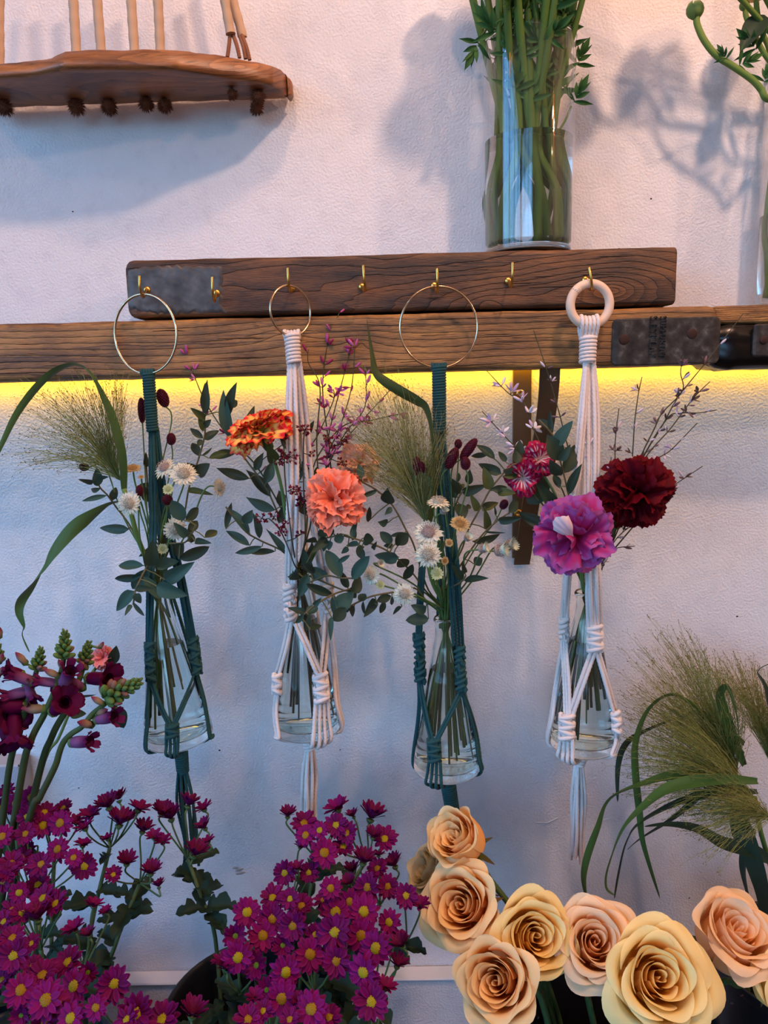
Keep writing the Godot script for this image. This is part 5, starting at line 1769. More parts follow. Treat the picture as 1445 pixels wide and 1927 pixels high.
	astrantia(2, "grey-pink astrantia with large pincushion, above the biggest cream one", 165, 1175, 0.185, 205, face(-0.05, 0.6), 0, true)
	astrantia(2, "biggest cream astrantia facing out in the middle of the third bouquet", 160, 1435, 0.195, 190, face(-0.02, 0.22), 0)
	astrantia(2, "cream-tan astrantia tilted up to the right, third bouquet", 540, 1080, 0.178, 150, face(0.25, 0.72), 1)
	astrantia(2, "small greenish astrantia under the biggest cream one", 265, 1670, 0.19, 105, face(0.15, 0.45), 2)
	astrantia(2, "closed white astrantia bud below the profile flower", 335, 925, 0.188, 72, face(0.45, 0.7), 3)
	astrantia(2, "closed white astrantia bud right of the teal cord, third bouquet", 630, 1245, 0.18, 74, face(0.3, 0.6), 3)
	astrantia(2, "half-open white astrantia in profile at the right of the third bouquet", 790, 1375, 0.178, 92, face(0.85, 0.35), 3)
	astrantia(2, "large half-open astrantia at the far right of the third bouquet, over the bracket foot", 985, 1395, 0.175, 125, face(0.88, 0.25), 3)
	astrantia(2, "pale astrantia behind the large half-open one at the far right", 1110, 1330, 0.162, 115, face(0.75, 0.3), 3)
	astrantia(2, "tan astrantia bud against the teal cord, upper", 412, 1295, 0.185, 66, face(0.3, 0.3), 1)
	astrantia(2, "tan astrantia bud against the teal cord, lower", 362, 1510, 0.188, 66, face(0.4, 0.1), 1)
	study(530, 820, 4.817)
	astrantia(2, "cream astrantia facing out, lower left of the third bouquet", 1110, 1432, 0.19, 118, face(-0.1, 0.1), 0)
	astrantia(2, "cream astrantia turned left among the eucalyptus of the third bouquet", 815, 1265, 0.188, 105, face(-0.55, 0.15), 0)
	astrantia(2, "small greenish astrantia bud between the two lower left flowers", 893, 1352, 0.186, 55, face(0.2, 0.2), 2)
	astrantia(2, "pale astrantia bud behind the lower left flowers", 892, 1160, 0.175, 50, face(0.3, 0.3), 3)
	rng.seed = 3100
	var f := thing("panic_grass", "panic grass plume fanning left from the third teal vase", "grass", flasks[2].xf * Vector3(0, 0.02, 0), "panic grass stems")
	var ft := foot(2)
	var root := P(800, 1010, 0.15)
	var b := MB.new()
	tube(b, spline([ft[0], ft[1], ft[2], P(812, 1090, 0.148), root], 7), 0.0022, 8, col(70, 96, 44), col(104, 128, 62))
	part(f, "stem", b.build(), M.tinted)
	var tips := []
	for q in [[655, 880], [648, 830], [650, 770], [670, 725], [710, 705], [750, 710], [790, 730], [830, 780], [850, 810]]:
		tips.append(P(q[0], q[1], 0.145))
	plume(f, P(803, 985, 0.15), tips, 420, col(158, 156, 104), col(120, 132, 72), col(96, 78, 50), 0.035)
	blade(f, [root, P(812, 950, 0.158), P(815, 880, 0.165), P(810, 820, 0.17), P(800, 772, 0.172), P(785, 757, 0.173), P(755, 738, 0.175), P(725, 718, 0.176), P(708, 700, 0.176), P(702, 670, 0.175), P(695, 625, 0.173), P(690, 600, 0.172)], 0.0125, M.leaf_olive, 1.3, 0.6)


func bouquet_four() -> void:
	rng.seed = 4001
	study(900, 500, 2.89)
	carnation_petals("wine", col(58, 3, 10), col(76, 3, 13), col(92, 4, 16), 0.95)
	carnation_petals("orchid", col(168, 12, 52), col(164, 42, 100), col(156, 78, 138), 0.7)
	carnation_petals("cerise", col(226, 190, 176), col(150, 16, 56), col(166, 18, 62), 0.6, 0.8)
	var at := C(888, 1228, 0.18)
	var d := face(0.12, 0.12)
	var f := carnation("dark crimson carnation facing out at the right", at, d, 178 / ks * mpp(at), "wine", 62, 1.62, 4100)
	stem(f, foot(3) + [C(620, 1720, 0.15), C(700, 1500, 0.155), C(770, 1370, 0.158), at - d * 0.03], 0.0017, M.stem_green)
	leaf_at(f, C(740, 1440, 0.155), C(760, 1330, 0.17), 0.012, M.leaf_olive, 0, 0.3)
	at = C(545, 1470, 0.205)
	d = face(-0.05, 0.12)
	f = carnation("magenta and mauve carnation with a white fleck, front of the right bouquet", at, d, 198 / ks * mpp(at), "orchid", 44, 1.62, 4200)
	stem(f, foot(3) + [C(570, 1760, 0.16), C(555, 1640, 0.17), at - d * 0.035], 0.0018, M.stem_green)
	carnation_petals("pale", col(214, 170, 186), col(214, 186, 196), col(222, 204, 208), 0.3)
	var pa := C(520, 1475, 0.219)
	var pb := C(462, 1412, 0.238)
	var pn := (EYE - pa).normalized()
	var py := pb - pa
	pn = (pn - py * pn.dot(py) / py.length_squared()).normalized()
	part(f, "pale_petal", carn["pale"][1], M.petal, Transform3D(Basis(py.normalized().cross(pn) * py.length() * 0.62, py, pn * py.length()), pa)).set_meta("label", "single white petal")
	at = C(345, 1050, 0.15)
	d = face(0.25, 0.25)
	f = carnation("cerise flower with pale throat, upper one left of the white cord", at, d, 88 / ks * mpp(at), "cerise", 20, 1.35, 4300)
	stem(f, foot(3) + [C(480, 1500, 0.15), C(420, 1250, 0.145), at - d * 0.018], 0.0014, M.stem_green)
	at = C(240, 1160, 0.155)
	d = face(-0.15, -0.25)
	f = carnation("cerise flower with pale streaks, lower one in front of the bracket", at, d, 92 / ks * mpp(at), "cerise", 20, 1.35, 4400)
	stem(f, foot(3) + [C(490, 1560, 0.15), C(380, 1300, 0.142), C(300, 1150, 0.14), at - d * 0.018], 0.0014, M.stem_green)
	rng.seed = 4500
	branch(3, "eucalyptus_branch", "eucalyptus sprig left of the white cord in the right bouquet", [[560, 1700], [520, 1400], [480, 1200], [440, 1040], [410, 930], [330, 840]], [[430, 975, 500, 845, 70], [440, 1060, 380, 920, 90], [440, 1060, 505, 980, 48], [460, 1130, 535, 970, 80], [450, 1140, 388, 1060, 60], [490, 1245, 556, 1080, 48], [400, 890, 320, 830, 36], [400, 890, 385, 800, 30], [440, 1210, 410, 1130, 40]], 0.168, 0.0, [M.leaf_dark, M.leaf_blue], 1)
	branch(3, "eucalyptus_branch", "low eucalyptus sprig behind the cerise flowers, in front of the bracket", [[560, 1700], [450, 1450], [350, 1300], [290, 1220], [215, 1030]], [[320, 1300, 300, 1200, 100], [350, 1410, 215, 1340, 60], [215, 1030, 230, 950, 52], [380, 1250, 320, 1130, 60], [430, 1350, 330, 1180, 70], [440, 1300, 350, 1240, 50], [440, 1560, 400, 1500, 60]], 0.145, 0.0, [M.leaf_dark], 2)
	burnet(3, "purple-brown burnet at the left edge of the magenta carnation", 338, 1465, 0.18, 30, 34, -60)
	rng.seed = 4600
	var wh := [col(232, 222, 226), col(224, 206, 220), col(206, 176, 200)]
	var dull := [col(122, 92, 96), col(206, 190, 200), col(96, 74, 66)]
	var tw := [[[520, 1560], [480, 1280], [300, 890], [250, 750], [160, 690], [45, 570]], [[500, 1560], [420, 1300], [280, 1060], [180, 965], [100, 880], [20, 790]], [[560, 1560], [540, 1230], [460, 880], [420, 730], [370, 560], [300, 350]], [[590, 1560], [590, 1330], [600, 1050], [605, 910]], [[640, 1600], [710, 1320], [720, 1180], [722, 1040]], [[660, 1600], [735, 1200], [745, 950], [765, 775]], [[680, 1600], [820, 1180], [840, 1000], [850, 850], [870, 700], [890, 605]], [[690, 1600], [840, 1150], [1000, 870], [1090, 710], [1250, 510], [1440, 260]], [[690, 1600], [850, 1120], [960, 880], [1000, 800], [1110, 680], [1100, 580], [1115, 490]], [[690, 1600], [870, 1110], [1050, 880], [1170, 720], [1260, 630]], [[690, 1600], [900, 1130], [1050, 1000], [1190, 855]], [[690, 1600], [980, 1260], [1040, 1210], [1220, 1090]], [[690, 1600], [860, 1120], [1020, 840], [1100, 803], [1200, 800], [1295, 785]], [[600, 1800], [640, 1700], [740, 1500], [830, 1415]], [[600, 1790], [660, 1640], [730, 1545], [850, 1525]]]
	var tl := ["leaning left across the bracket", "lowest on the left, in front of the wall", "rising past the bent strap to the beam", "short and upright beside the white cord", "upright behind the white cord, short", "thin and upright, right of the white cord", "upright above the crimson carnation", "longest, reaching the tarred beam end", "forked, ending straight up", "leaning right below the longest", "lower right with pale flowers", "lowest at the right of the crimson carnation", "bent flat to the right", "low right, under the crimson carnation", "low right with a narrow dry leaf"]
	for k in tw.size():
		var bd := []
		var nb := 7 if k in [0, 1, 7, 8, 9] else 5
		for j in nb:
			bd.append([0.3 + 0.66 * j / nb + rnd(-0.04, 0.04), 1 + rng.randi() % (4 if k < 2 else 3)])
		sprig(3, "broom_twig", "pale broom twig of the right bouquet, " + tl[k], tw[k], 0.125 + 0.007 * (k % 5), 0.0, bd, wh if k in [0, 1, 4, 10, 3] else dull, 0.0095 if k < 2 else 0.0068, "pale broom twigs")


# ------------------------------------------------------------------ buckets of flowers in front
var pails := []


func buckets() -> void:
	var t := thing("display_bench", "plain wooden bench under the flower buckets", "bench", Vector3(0, 0.0, 0.3))
	part(t, "bench_top", boxmesh(Vector3(-0.9, 0.52, 0.06), Vector3(1.0, 0.55, 0.5), 0.003), M.bench_wood)
	for x in [-0.85, 0.9]:
		for z in [0.09, 0.44]:
			part(t, "leg", boxmesh(Vector3(x, 0.0, z), Vector3(x + 0.05, 0.52, z + 0.05), 0.002), M.bench_wood)
	for q in [[20, 2040, 0.27, 0.095, "dark plastic flower bucket at the bottom left under the chrysanthemums"], [485, 1892, 0.25, 0.088, "dark plastic flower bucket in the middle with its rim showing behind the chrysanthemums"], [1165, 1905, 0.27, 0.088, "dark plastic flower bucket holding the peach roses"], [1500, 1800, 0.17, 0.085, "dark plastic flower bucket at the right edge holding the grass"], [-120, 1900, 0.17, 0.08, "dark plastic flower bucket holding the snapdragons, left of the picture"]]:
		var c := P(q[0], q[1], q[2])
		var r: float = q[3]
		pails.append(c)
		var b := Vector3(c.x, 0.5505, c.z)
		var h := c.y - b.y
		t = thing("flower_bucket", q[4], "bucket", b, "flower buckets")
		var m := MB.new()
		lathe(m, [Vector2(0.001, 0), Vector2(r * 0.74, 0), Vector2(r * 0.76, 0.004), Vector2(r * 0.98, h - 0.012), Vector2(r * 1.03, h - 0.011), Vector2(r * 1.04, h - 0.001), Vector2(r * 1.02, h), Vector2(r * 0.975, h - 0.002), Vector2(r * 0.96, h - 0.014), Vector2(r * 0.74, 0.006), Vector2(0.001, 0.006)], 56, Transform3D(Basis(), b))
		part(t, "pail", m.build(), M.bucket_plastic)


func in_pail(k: int, r := 0.05) -> Vector3:
	var c: Vector3 = pails[k]
	var a := rnd(0, TAU)
	return Vector3(c.x + r * cos(a) * rnd(0.3, 1), 0.5585, c.z + r * sin(a) * rnd(0.3, 1))


func pail_mouth(k: int, to: Vector3, r := 0.065) -> Vector3:
	var c: Vector3 = pails[k]
	var d := Vector3(to.x - c.x, 0, to.z - c.z)
	return c + d.limit_length(r) + Vector3(0, 0.004, 0)


func snapdragon(label: String, pail: int, line: Array, z: float, tip_px: float, florets_: Array, buds: int, sd: int, thick := 0.0034) -> void:
	rng.seed = sd
	var pts := []
	var top: Vector3 = C(line[line.size() - 1][0], line[line.size() - 1][1], z)
	var first: Vector3 = C(line[0][0], line[0][1], z)
	pts.append(in_pail(pail, 0.04))
	pts.append(pail_mouth(pail, first, 0.06))
	for q in line:
		pts.append(C(q[0], q[1], z + (q[2] if q.size() > 2 else 0.0)))
	var f := thing("snapdragon", label, "flower", pts[0], "snapdragons")
	var sp := spline(pts, 7)
	var rr := []
	for j in sp.size():
		rr.append(thick * 0.8 * lerpf(1.0, 0.55, pow(float(j) / sp.size(), 2.0)))
	var b := MB.new()
	tube(b, sp, rr, 9, col(42, 42, 26), col(84, 100, 50))
	part(f, "stem", b.build(), M.tinted)
	# the spike of closed green buds: a spiral of pointed scales-and-buds
	var up := (sp[sp.size() - 1] - sp[sp.size() - 4]).normalized()
	var fb := frame_on(up)
	var L := tip_px * 1.25 / ks * mpp(top)
	for j in buds:
		var q := float(j) / buds
		var a := j * 2.39996
		var out := (fb.x * cos(a) + fb.z * sin(a))
		var s := L * lerpf(0.36, 0.15, q)
		var at := top - up * L * lerpf(1.0, -0.05, q) * 0.9
		var m := MB.new()
		var d := (out * lerpf(1.0, 0.45, q) + up * lerpf(0.5, 1.0, q)).normalized()
		var bf := frame_on(d)
		var tone := col(92, 116, 60) if rng.randf() > 0.25 * (1 - q) else col(128, 92, 78)
		ball(m, Transform3D(Basis(bf.x * s * 0.30, bf.y * s * 0.6, bf.z * s * 0.30), at + out * s * 0.3 + d * s * 0.3), vary(tone, 0.15), 8, 6)
		for w in 3:
			var sd2 := (d + bf.x * cos(TAU * w / 3) * 0.75 + bf.z * sin(TAU * w / 3) * 0.75).normalized()
			sheet(m, 2, 3, func(u, v):
				return [at + out * s * 0.2 + sd2 * s * 0.62 * v + bf.x.cross(sd2) * (u - 0.5) * s * 0.5 * sin(PI * (0.15 + 0.8 * v)), col(78, 104, 52)])
		part(f, "bud", m.build(), M.petal)
	# coloured buds and open flowers: [x, y, dx, dy, size px, kind] kind 0 bud, 1 tube flower, 2 open flower
	for q in florets_:
		var at := C(q[0], q[1], z + rnd(0.0, 0.008))
		var s: float = q[4] / ks * mpp(at)
		var d := Vector3(q[2], q[3], 0.35).normalized()
		var bf := frame_on(d)
		var m := MB.new()
		var body: Color = [col(150, 124, 96), col(128, 74, 110), col(84, 12, 50)][int(q[5])]
		var lip: Color = [col(126, 42, 66), col(88, 20, 64), col(70, 6, 42)][int(q[5])]
		var prof := []
		var first_v := m.v.size()
		for j in 9:
			var v := j / 8.0
			var r := s * (0.11 + 0.10 * sin(PI * pow(v, 0.7)) + 0.09 * v * v)
			if q[5] == 0:
				r = s * 0.21 * sin(PI * (0.1 + 0.86 * v))
			prof.append(Vector2(r, s * (v - 0.5)))
		lathe(m, prof, 10, Transform3D(bf, at), body)
		for j in range(first_v, m.v.size()):
			var h := (m.v[j] - at).dot(d) / s + 0.5
			m.c[j] = body.lerp(lip, smoothstep(0.45, 0.95, h))
		if q[5] > 0:
			for w in 5:
				var an := TAU * w / 5 + 0.3
				var od := (bf.x * cos(an) + bf.z * sin(an))
				var wide := 0.5 if q[5] == 1 else 0.95
				sheet(m, 4, 5, func(u, v):
					var curl: float = v * (1.1 + 0.9 * v)
					var p: Vector3 = at + d * s * (0.36 + 0.30 * sin(curl)) + od * s * (0.18 + 0.42 * v * wide)
					return [p + od.cross(d) * (u - 0.5) * s * 0.62 * wide * sin(PI * (0.2 + 0.62 * v)) + d * s * 0.05 * sin(u * 9 + w), lip.lerp(col(122, 36, 96), 0.35 * (1 - v))])
		var near: Vector3 = sp[0]
		for p in sp:
			if p.distance_to(at - d * s * 0.5) < near.distance_to(at - d * s * 0.5):
				near = p
		tube(m, PackedVector3Array([near, at - d * s * 0.48]), 0.0011, 5, col(96, 116, 62))
		lathe(m, [Vector2(s * 0.06, -s * 0.56), Vector2(s * 0.2, -s * 0.42), Vector2(s * 0.2, -s * 0.3)], 8, Transform3D(bf, at), col(100, 122, 66))
		part(f, "floret" if q[5] else "coloured_bud", m.build(), M.petal)


func snapdragons() -> void:
	study(0, 1180, 5.78)
	snapdragon("snapdragon with the tallest green spike, second stem from the left", 4, [[210, 1760], [330, 1250], [480, 950], [600, 680], [680, 420], [708, 60]], 0.2, 250, [[560, 500, -0.7, 0.6, 190, 0], [520, 600, -0.9, 0.3, 230, 1], [720, 560, 0.5, 0.7, 330, 1], [640, 870, 0.6, 0.5, 330, 2], [370, 890, -0.9, 0.2, 260, 0], [660, 400, 0.0, 0.6, 150, 0]], 26, 5001, 0.0046)
	snapdragon("snapdragon with a round green bud cluster, left of the tallest", 4, [[70, 1750], [200, 1200], [290, 850], [350, 650], [410, 420], [445, 240]], 0.195, 210, [[230, 340, -0.4, 0.9, 190, 0], [250, 560, -0.7, 0.5, 270, 1], [200, 720, -0.8, -0.1, 260, 1], [320, 700, 0.4, -0.4, 240, 1], [170, 480, -0.8, 0.5, 190, 2], [120, 860, -0.7, 0.2, 360, 2], [150, 1060, 0.1, -0.5, 380, 2], [300, 590, 0.2, 0.4, 140, 0]], 26, 5002, 0.0042)
	snapdragon("snapdragon with a green rosette tip in front of the pink carnation", 4, [[385, 1760], [560, 1200], [720, 900], [830, 650], [900, 450], [965, 170]], 0.185, 210, [[1105, 195, 0.6, 0.8, 110, 0], [900, 400, -0.3, 0.8, 170, 0], [1060, 560, 0.9, 0.1, 330, 2], [820, 620, -0.4, 0.5, 250, 1], [700, 760, 0.2, 0.6, 240, 2]], 28, 5003, 0.0046)
	snapdragon("snapdragon bending to the right towards the teal vase, with a pale green tip", 4, [[300, 2150], [430, 1860], [540, 1640], [610, 1490], [645, 1370], [690, 1255], [770, 1165], [890, 1085], [1010, 940], [1150, 830], [1300, 700], [1500, 610]], 0.205, 340, [[1120, 690, -0.1, 0.95, 200, 0], [1110, 920, 0.8, 0.4, 190, 0], [1280, 830, 0.9, 0.1, 130, 0], [930, 1050, -0.2, 0.25, 230, 0], [1140, 990, 0.8, 0.25, 300, 1], [870, 1250, 0.9, 0.2, 300, 1], [1060, 800, -0.6, 0.7, 170, 0]], 34, 5004, 0.0042)
	snapdragon("snapdragon at the left picture edge with rosy buds", 4, [[-90, 1760], [-70, 1200], [-50, 700], [-40, 420], [-35, 150]], 0.19, 200, [[-5, 60, 0.3, 0.9, 160, 0], [10, 340, 0.5, 0.7, 170, 0], [20, 470, 0.4, 0.6, 140, 0], [40, 930, 0.5, 0.1, 380, 2], [50, 1120, 0.4, -0.5, 320, 2]], 20, 5005, 0.0044)
	rng.seed = 5100
	carnation_petals("pinkc", col(226, 120, 120), col(232, 132, 132), col(238, 152, 150), 0.9)
	var at := C(1120, 330, 0.09)
	var d := face(0.25, 0.35)
	var f := carnation("small pink carnation behind the snapdragons", at, d, 115 / ks * mpp(at), "pinkc", 26, 1.4, 5200)
	stem(f, [in_pail(4, 0.03), pail_mouth(4, C(380, 1760, 0.1), 0.06), C(430, 1650, 0.12), C(640, 1200, 0.11), C(830, 760, 0.1), C(1000, 500, 0.095), at - d * 0.02], 0.0018, M.stem_green)
	leaf_at(f, C(1205, 420, 0.09), C(1270, 205, 0.085), 0.0125, M.leaf_dark, 1, 0.2)
	leaf_at(f, C(1205, 420, 0.09), C(1290, 455, 0.09), 0.008, M.leaf_dark, 1, 0.2)
	leaf_at(f, C(830, 760, 0.1), C(1040, 740, 0.1), 0.0028, M.leaf_dark, 1, 0.2)
	leaf_at(f, C(1250, 880, 0.1), C(1345, 1115, 0.1), 0.02, M.leaf_dark, 2, 0.2)
	leaf_at(f, C(760, 930, 0.1), C(930, 950, 0.1), 0.012, M.leaf_olive, 2, 0.3)


func daisies() -> void:
	rng.seed = 6001
	# sprays: [crown px, py, pail, label]
	var sprays := [[30, 1500, 0, "chrysanthemum spray at the far left, just under the snapdragon stems"], [100, 1545, 0, "chrysanthemum spray with tight blooms at the upper left"], [60, 1620, 0, "shaded chrysanthemum spray in the middle of the left mass"], [75, 1715, 0, "chrysanthemum spray with open blooms at mid height on the far left"], [30, 1800, 0, "chrysanthemum spray at the left edge above the front blooms"], [120, 1835, 0, "front chrysanthemum spray at the bottom left with bright yellow eyes"], [70, 1895, 0, "lowest chrysanthemum spray at the bottom left corner"], [205, 1525, 0, "tall loose chrysanthemum spray, first of the two right of the left mass"], [262, 1590, 0, "loose chrysanthemum spray between the two tallest on the left"], [352, 1545, 1, "tallest chrysanthemum spray in front of the teal tassel"], [155, 1755, 0, "sparse dark chrysanthemum spray in the gap left of the middle"], [225, 1855, 0, "single-stemmed chrysanthemum spray at the bottom, left of the bucket rim"], [290, 1905, 1, "chrysanthemum spray cut off by the bottom edge, left of the middle bucket"], [595, 1545, 1, "chrysanthemum spray at the top left of the middle mass"], [690, 1545, 1, "chrysanthemum spray at the top right of the middle mass"], [715, 1630, 1, "dark chrysanthemum spray at the upper right of the middle mass"], [545, 1640, 1, "chrysanthemum spray below the top in the middle mass"], [480, 1725, 1, "chrysanthemum spray at the left shoulder of the middle mass"], [650, 1715, 1, "chrysanthemum spray in the centre of the middle mass with wide open blooms"], [765, 1700, 1, "chrysanthemum spray at the far right of the middle mass"], [450, 1795, 1, "chrysanthemum spray at the left side of the middle mass"], [590, 1795, 1, "chrysanthemum spray low in the centre of the middle mass"], [705, 1805, 1, "chrysanthemum spray low at the right of the middle mass"], [510, 1880, 1, "chrysanthemum spray at the bottom of the middle mass, left"], [600, 1900, 1, "chrysanthemum spray at the bottom of the middle mass, centre"], [700, 1890, 1, "chrysanthemum spray at the bottom of the middle mass, right"]]
	# heads: [x, y, radius, look] in details of the photograph; look 0 faces out, 1 faces up and out, 2 seen from the side, 3 green-eyed
	var heads := []
	var left := [[100, 110, 65, 0], [190, 75, 60, 0], [12, 140, 55, 0], [165, 190, 55, 0], [155, 295, 58, 0], [260, 245, 65, 0], [15, 312, 60, 0], [365, 230, 70, 0], [190, 385, 45, 3], [350, 390, 65, 0], [250, 480, 65, 0], [445, 440, 50, 0], [510, 490, 70, 0], [115, 650, 55, 0], [265, 690, 80, 1], [340, 720, 70, 1], [20, 580, 65, 0], [75, 760, 65, 1], [85, 1030, 85, 0], [255, 1155, 85, 1], [415, 1075, 85, 1], [450, 1215, 90, 0], [125, 1240, 85, 0], [280, 1300, 100, 0], [130, 1390, 55, 3], [430, 1410, 85, 0], [270, 1440, 70, 1], [580, 1345, 65, 0], [690, 1200, 90, 0], [535, 1130, 55, 3], [825, 1375, 95, 0], [985, 1420, 95, 1], [770, 1420, 70, 1], [385, 145, 55, 1], [40, 40, 45, 1], [545, 195, 65, 2], [660, 140, 70, 2], [720, 95, 55, 2], [835, 155, 65, 2], [720, 245, 75, 2], [780, 205, 40, 2], [860, 285, 60, 2], [930, 320, 50, 2], [985, 350, 50, 2], [975, 175, 60, 2], [1035, 210, 65, 2], [1135, 130, 62, 2], [1235, 150, 55, 2], [1240, 265, 50, 2], [1260, 345, 40, 2], [1170, 430, 70, 2], [765, 480, 60, 2], [685, 545, 48, 1], [650, 330, 40, 2], [910, 540, 60, 2], [960, 620, 40, 2], [515, 265, 60, 2], [460, 230, 50, 2], [270, 170, 60, 1], [500, 370, 50, 2], [565, 735, 55, 2], [640, 770, 38, 2], [450, 880, 65, 2], [540, 915, 45, 2], [70, 480, 70, 1], [130, 440, 60, 1], [215, 500, 60, 1], [40, 530, 60, 1], [230, 610, 70, 1], [230, 820, 80, 2], [130, 780, 60, 1], [25, 830, 60, 1], [75, 930, 70, 1], [90, 1090, 70, 1], [190, 960, 50, 1], [1160, 1400, 80, 2], [15, 1180, 60, 1], [350, 1330, 70, 1], [200, 1100, 60, 1]]
	for q in left:
		heads.append([q[0] / 3.211, 1477 + q[1] / 3.211, q[2] / 3.211, q[3]])
	var middle := [[585, 235, 70, 1], [595, 305, 60, 0], [680, 275, 50, 0], [780, 245, 65, 0], [845, 290, 60, 0], [705, 410, 78, 0], [470, 530, 65, 0], [615, 530, 55, 0], [745, 625, 62, 0], [970, 620, 75, 0], [1090, 615, 62, 0], [1200, 670, 65, 0], [395, 685, 70, 1], [500, 690, 55, 0], [570, 735, 68, 1], [240, 770, 78, 0], [390, 810, 80, 0], [520, 850, 78, 0], [860, 705, 65, 0], [775, 770, 85, 0], [945, 765, 85, 0], [1100, 830, 65, 0], [170, 910, 65, 3], [335, 910, 82, 0], [650, 905, 55, 0], [770, 890, 95, 0], [930, 910, 90, 0], [185, 1040, 85, 0], [455, 970, 60, 3], [620, 1025, 88, 0], [780, 1065, 80, 0], [1020, 985, 90, 0], [300, 1090, 70, 3], [475, 1130, 85, 0], [945, 1130, 90, 0], [360, 1240, 60, 3], [450, 1290, 90, 0], [630, 1355, 95, 0], [990, 1310, 95, 0], [485, 195, 50, 2], [790, 150, 75, 2], [885, 195, 40, 2], [985, 210, 80, 2], [1070, 330, 72, 1], [1000, 320, 50, 2], [1135, 495, 60, 2], [1035, 430, 40, 2], [1285, 735, 60, 2], [940, 475, 70, 2], [1030, 510, 60, 1], [545, 510, 50, 2], [820, 375, 60, 1], [560, 380, 40, 2], [1145, 930, 60, 2], [1145, 1100, 60, 2], [1180, 980, 60, 2], [1075, 1230, 65, 2], [90, 1075, 60, 2], [120, 1120, 60, 2], [290, 1290, 55, 2], [340, 1370, 60, 1], [245, 1420, 75, 1], [500, 1420, 60, 1], [740, 1410, 70, 1], [560, 1330, 50, 2], [880, 530, 50, 2], [700, 700, 50, 1], [860, 600, 45, 2]]
	for q in middle:
		heads.append([390 + q[0] / 3.211, 1477 + q[1] / 3.211, q[2] / 3.211, q[3]])
	var nodes := []
	var crowns := []
	var stems := []
	for q in sprays:
		var z := lerpf(0.15, 0.37, clampf((q[1] - 1490) / 430.0, 0, 1))
		var crown := P(q[0], q[1] + 55, z - 0.012)
		crown.y -= 0.01
		var b := in_pail(q[2], 0.05)
		var f := thing("chrysanthemum_spray", "magenta " + q[3], "flower", b, "magenta chrysanthemum sprays")
		nodes.append(f)
		crowns.append(crown)
		var mouth := pail_mouth(q[2], crown, 0.07)
		stems.append(spline([b, mouth, mouth.lerp(crown, 0.55) + Vector3(0, 0.01, 0), crown], 6))
		var m := MB.new()
		tube(m, stems[stems.size() - 1], 0.0021, 8, col(56, 66, 40), col(84, 100, 58))
		part(f, "stem", m.build(), M.tinted)
		# leaves up the stem
		var line: PackedVector3Array = stems[stems.size() - 1]
		for j in (7 if q[0] < 180 or q[0] > 400 else 12):
			var t := rnd(0.36, 0.98)
			var at: Vector3 = line[int(t * (line.size() - 1))]
			var a := rnd(0, TAU)
			var d := Vector3(cos(a), rnd(0.1, 0.9), sin(a) * 0.8 + 0.25).normalized()
			var ln := rnd(0.018, 0.034)
			var nn := (Vector3.UP * 0.7 + (EYE - at).normalized() * 0.6)
			nn = (nn - d * nn.dot(d)).normalized()
			part(f, "leaf", mum_leaf_mesh[rng.randi() % 3], M.mum_leaf, Transform3D(Basis(d.cross(nn) * ln * 0.62, d * ln, nn * ln), at))
	for q in heads:
		var best := 1e9
		var who := 0
		for j in sprays.size():
			var dd := Vector2(q[0] - sprays[j][0], (q[1] - sprays[j][1]) * 1.1).length()
			if dd < best:
				best = dd
				who = j
		var z := lerpf(0.155, 0.385, clampf((q[1] - 1490) / 430.0, 0, 1)) + rnd(-0.012, 0.012) + (0.012 if q[3] == 0 else 0.0)
		var at := P(q[0], q[1], z)
		var r: float = q[2] * mpp(at) * (1.2 if q[3] != 2 else 1.12)
		var d := Vector3.UP
		if q[3] == 0 or q[3] == 3:
			d = Vector3(rnd(-0.35, 0.35), rnd(0.35, 0.75), 0.75)
		elif q[3] == 1:
			d = Vector3(rnd(-0.4, 0.4), 0.95, 0.42)
		else:
			d = Vector3(rnd(-0.45, 0.45), 1.0, rnd(-0.35, 0.12))
		d = d.normalized()
		var fb := frame_on(d) * Basis(Vector3.UP, rnd(0, TAU))
		var xf := Transform3D(Basis(fb.x * r, fb.y * r, fb.z * r), at)
		var look: int = [rng.randi() % 2, 1, 2 + rng.randi() % 2, 2][q[3]]
		var f: Node3D = nodes[who]
		var hd := part(f, "flower_head", daisy_mesh[look], M.petal, xf)
		if q[3] != 2:
			part(hd, "disc", disc_mesh[2 if q[3] == 3 else rng.randi() % 2], M.tinted, xf)
		part(hd, "green_cup", cup_mesh, M.tinted, xf)
		var m := MB.new()
		var from: Vector3 = crowns[who]
		if at.y < from.y + 0.02:
			var line: PackedVector3Array = stems[who]
			from = line[int(line.size() * 0.72)]
		var neck := at - d * r * 0.28
		tube(m, spline([from, from.lerp(neck, 0.5) + Vector3(0, -0.004, 0), neck - d * 0.006, neck], 5), 0.0009, 6, col(84, 104, 62))
		part(hd, "flower_stalk", m.build(), M.tinted)


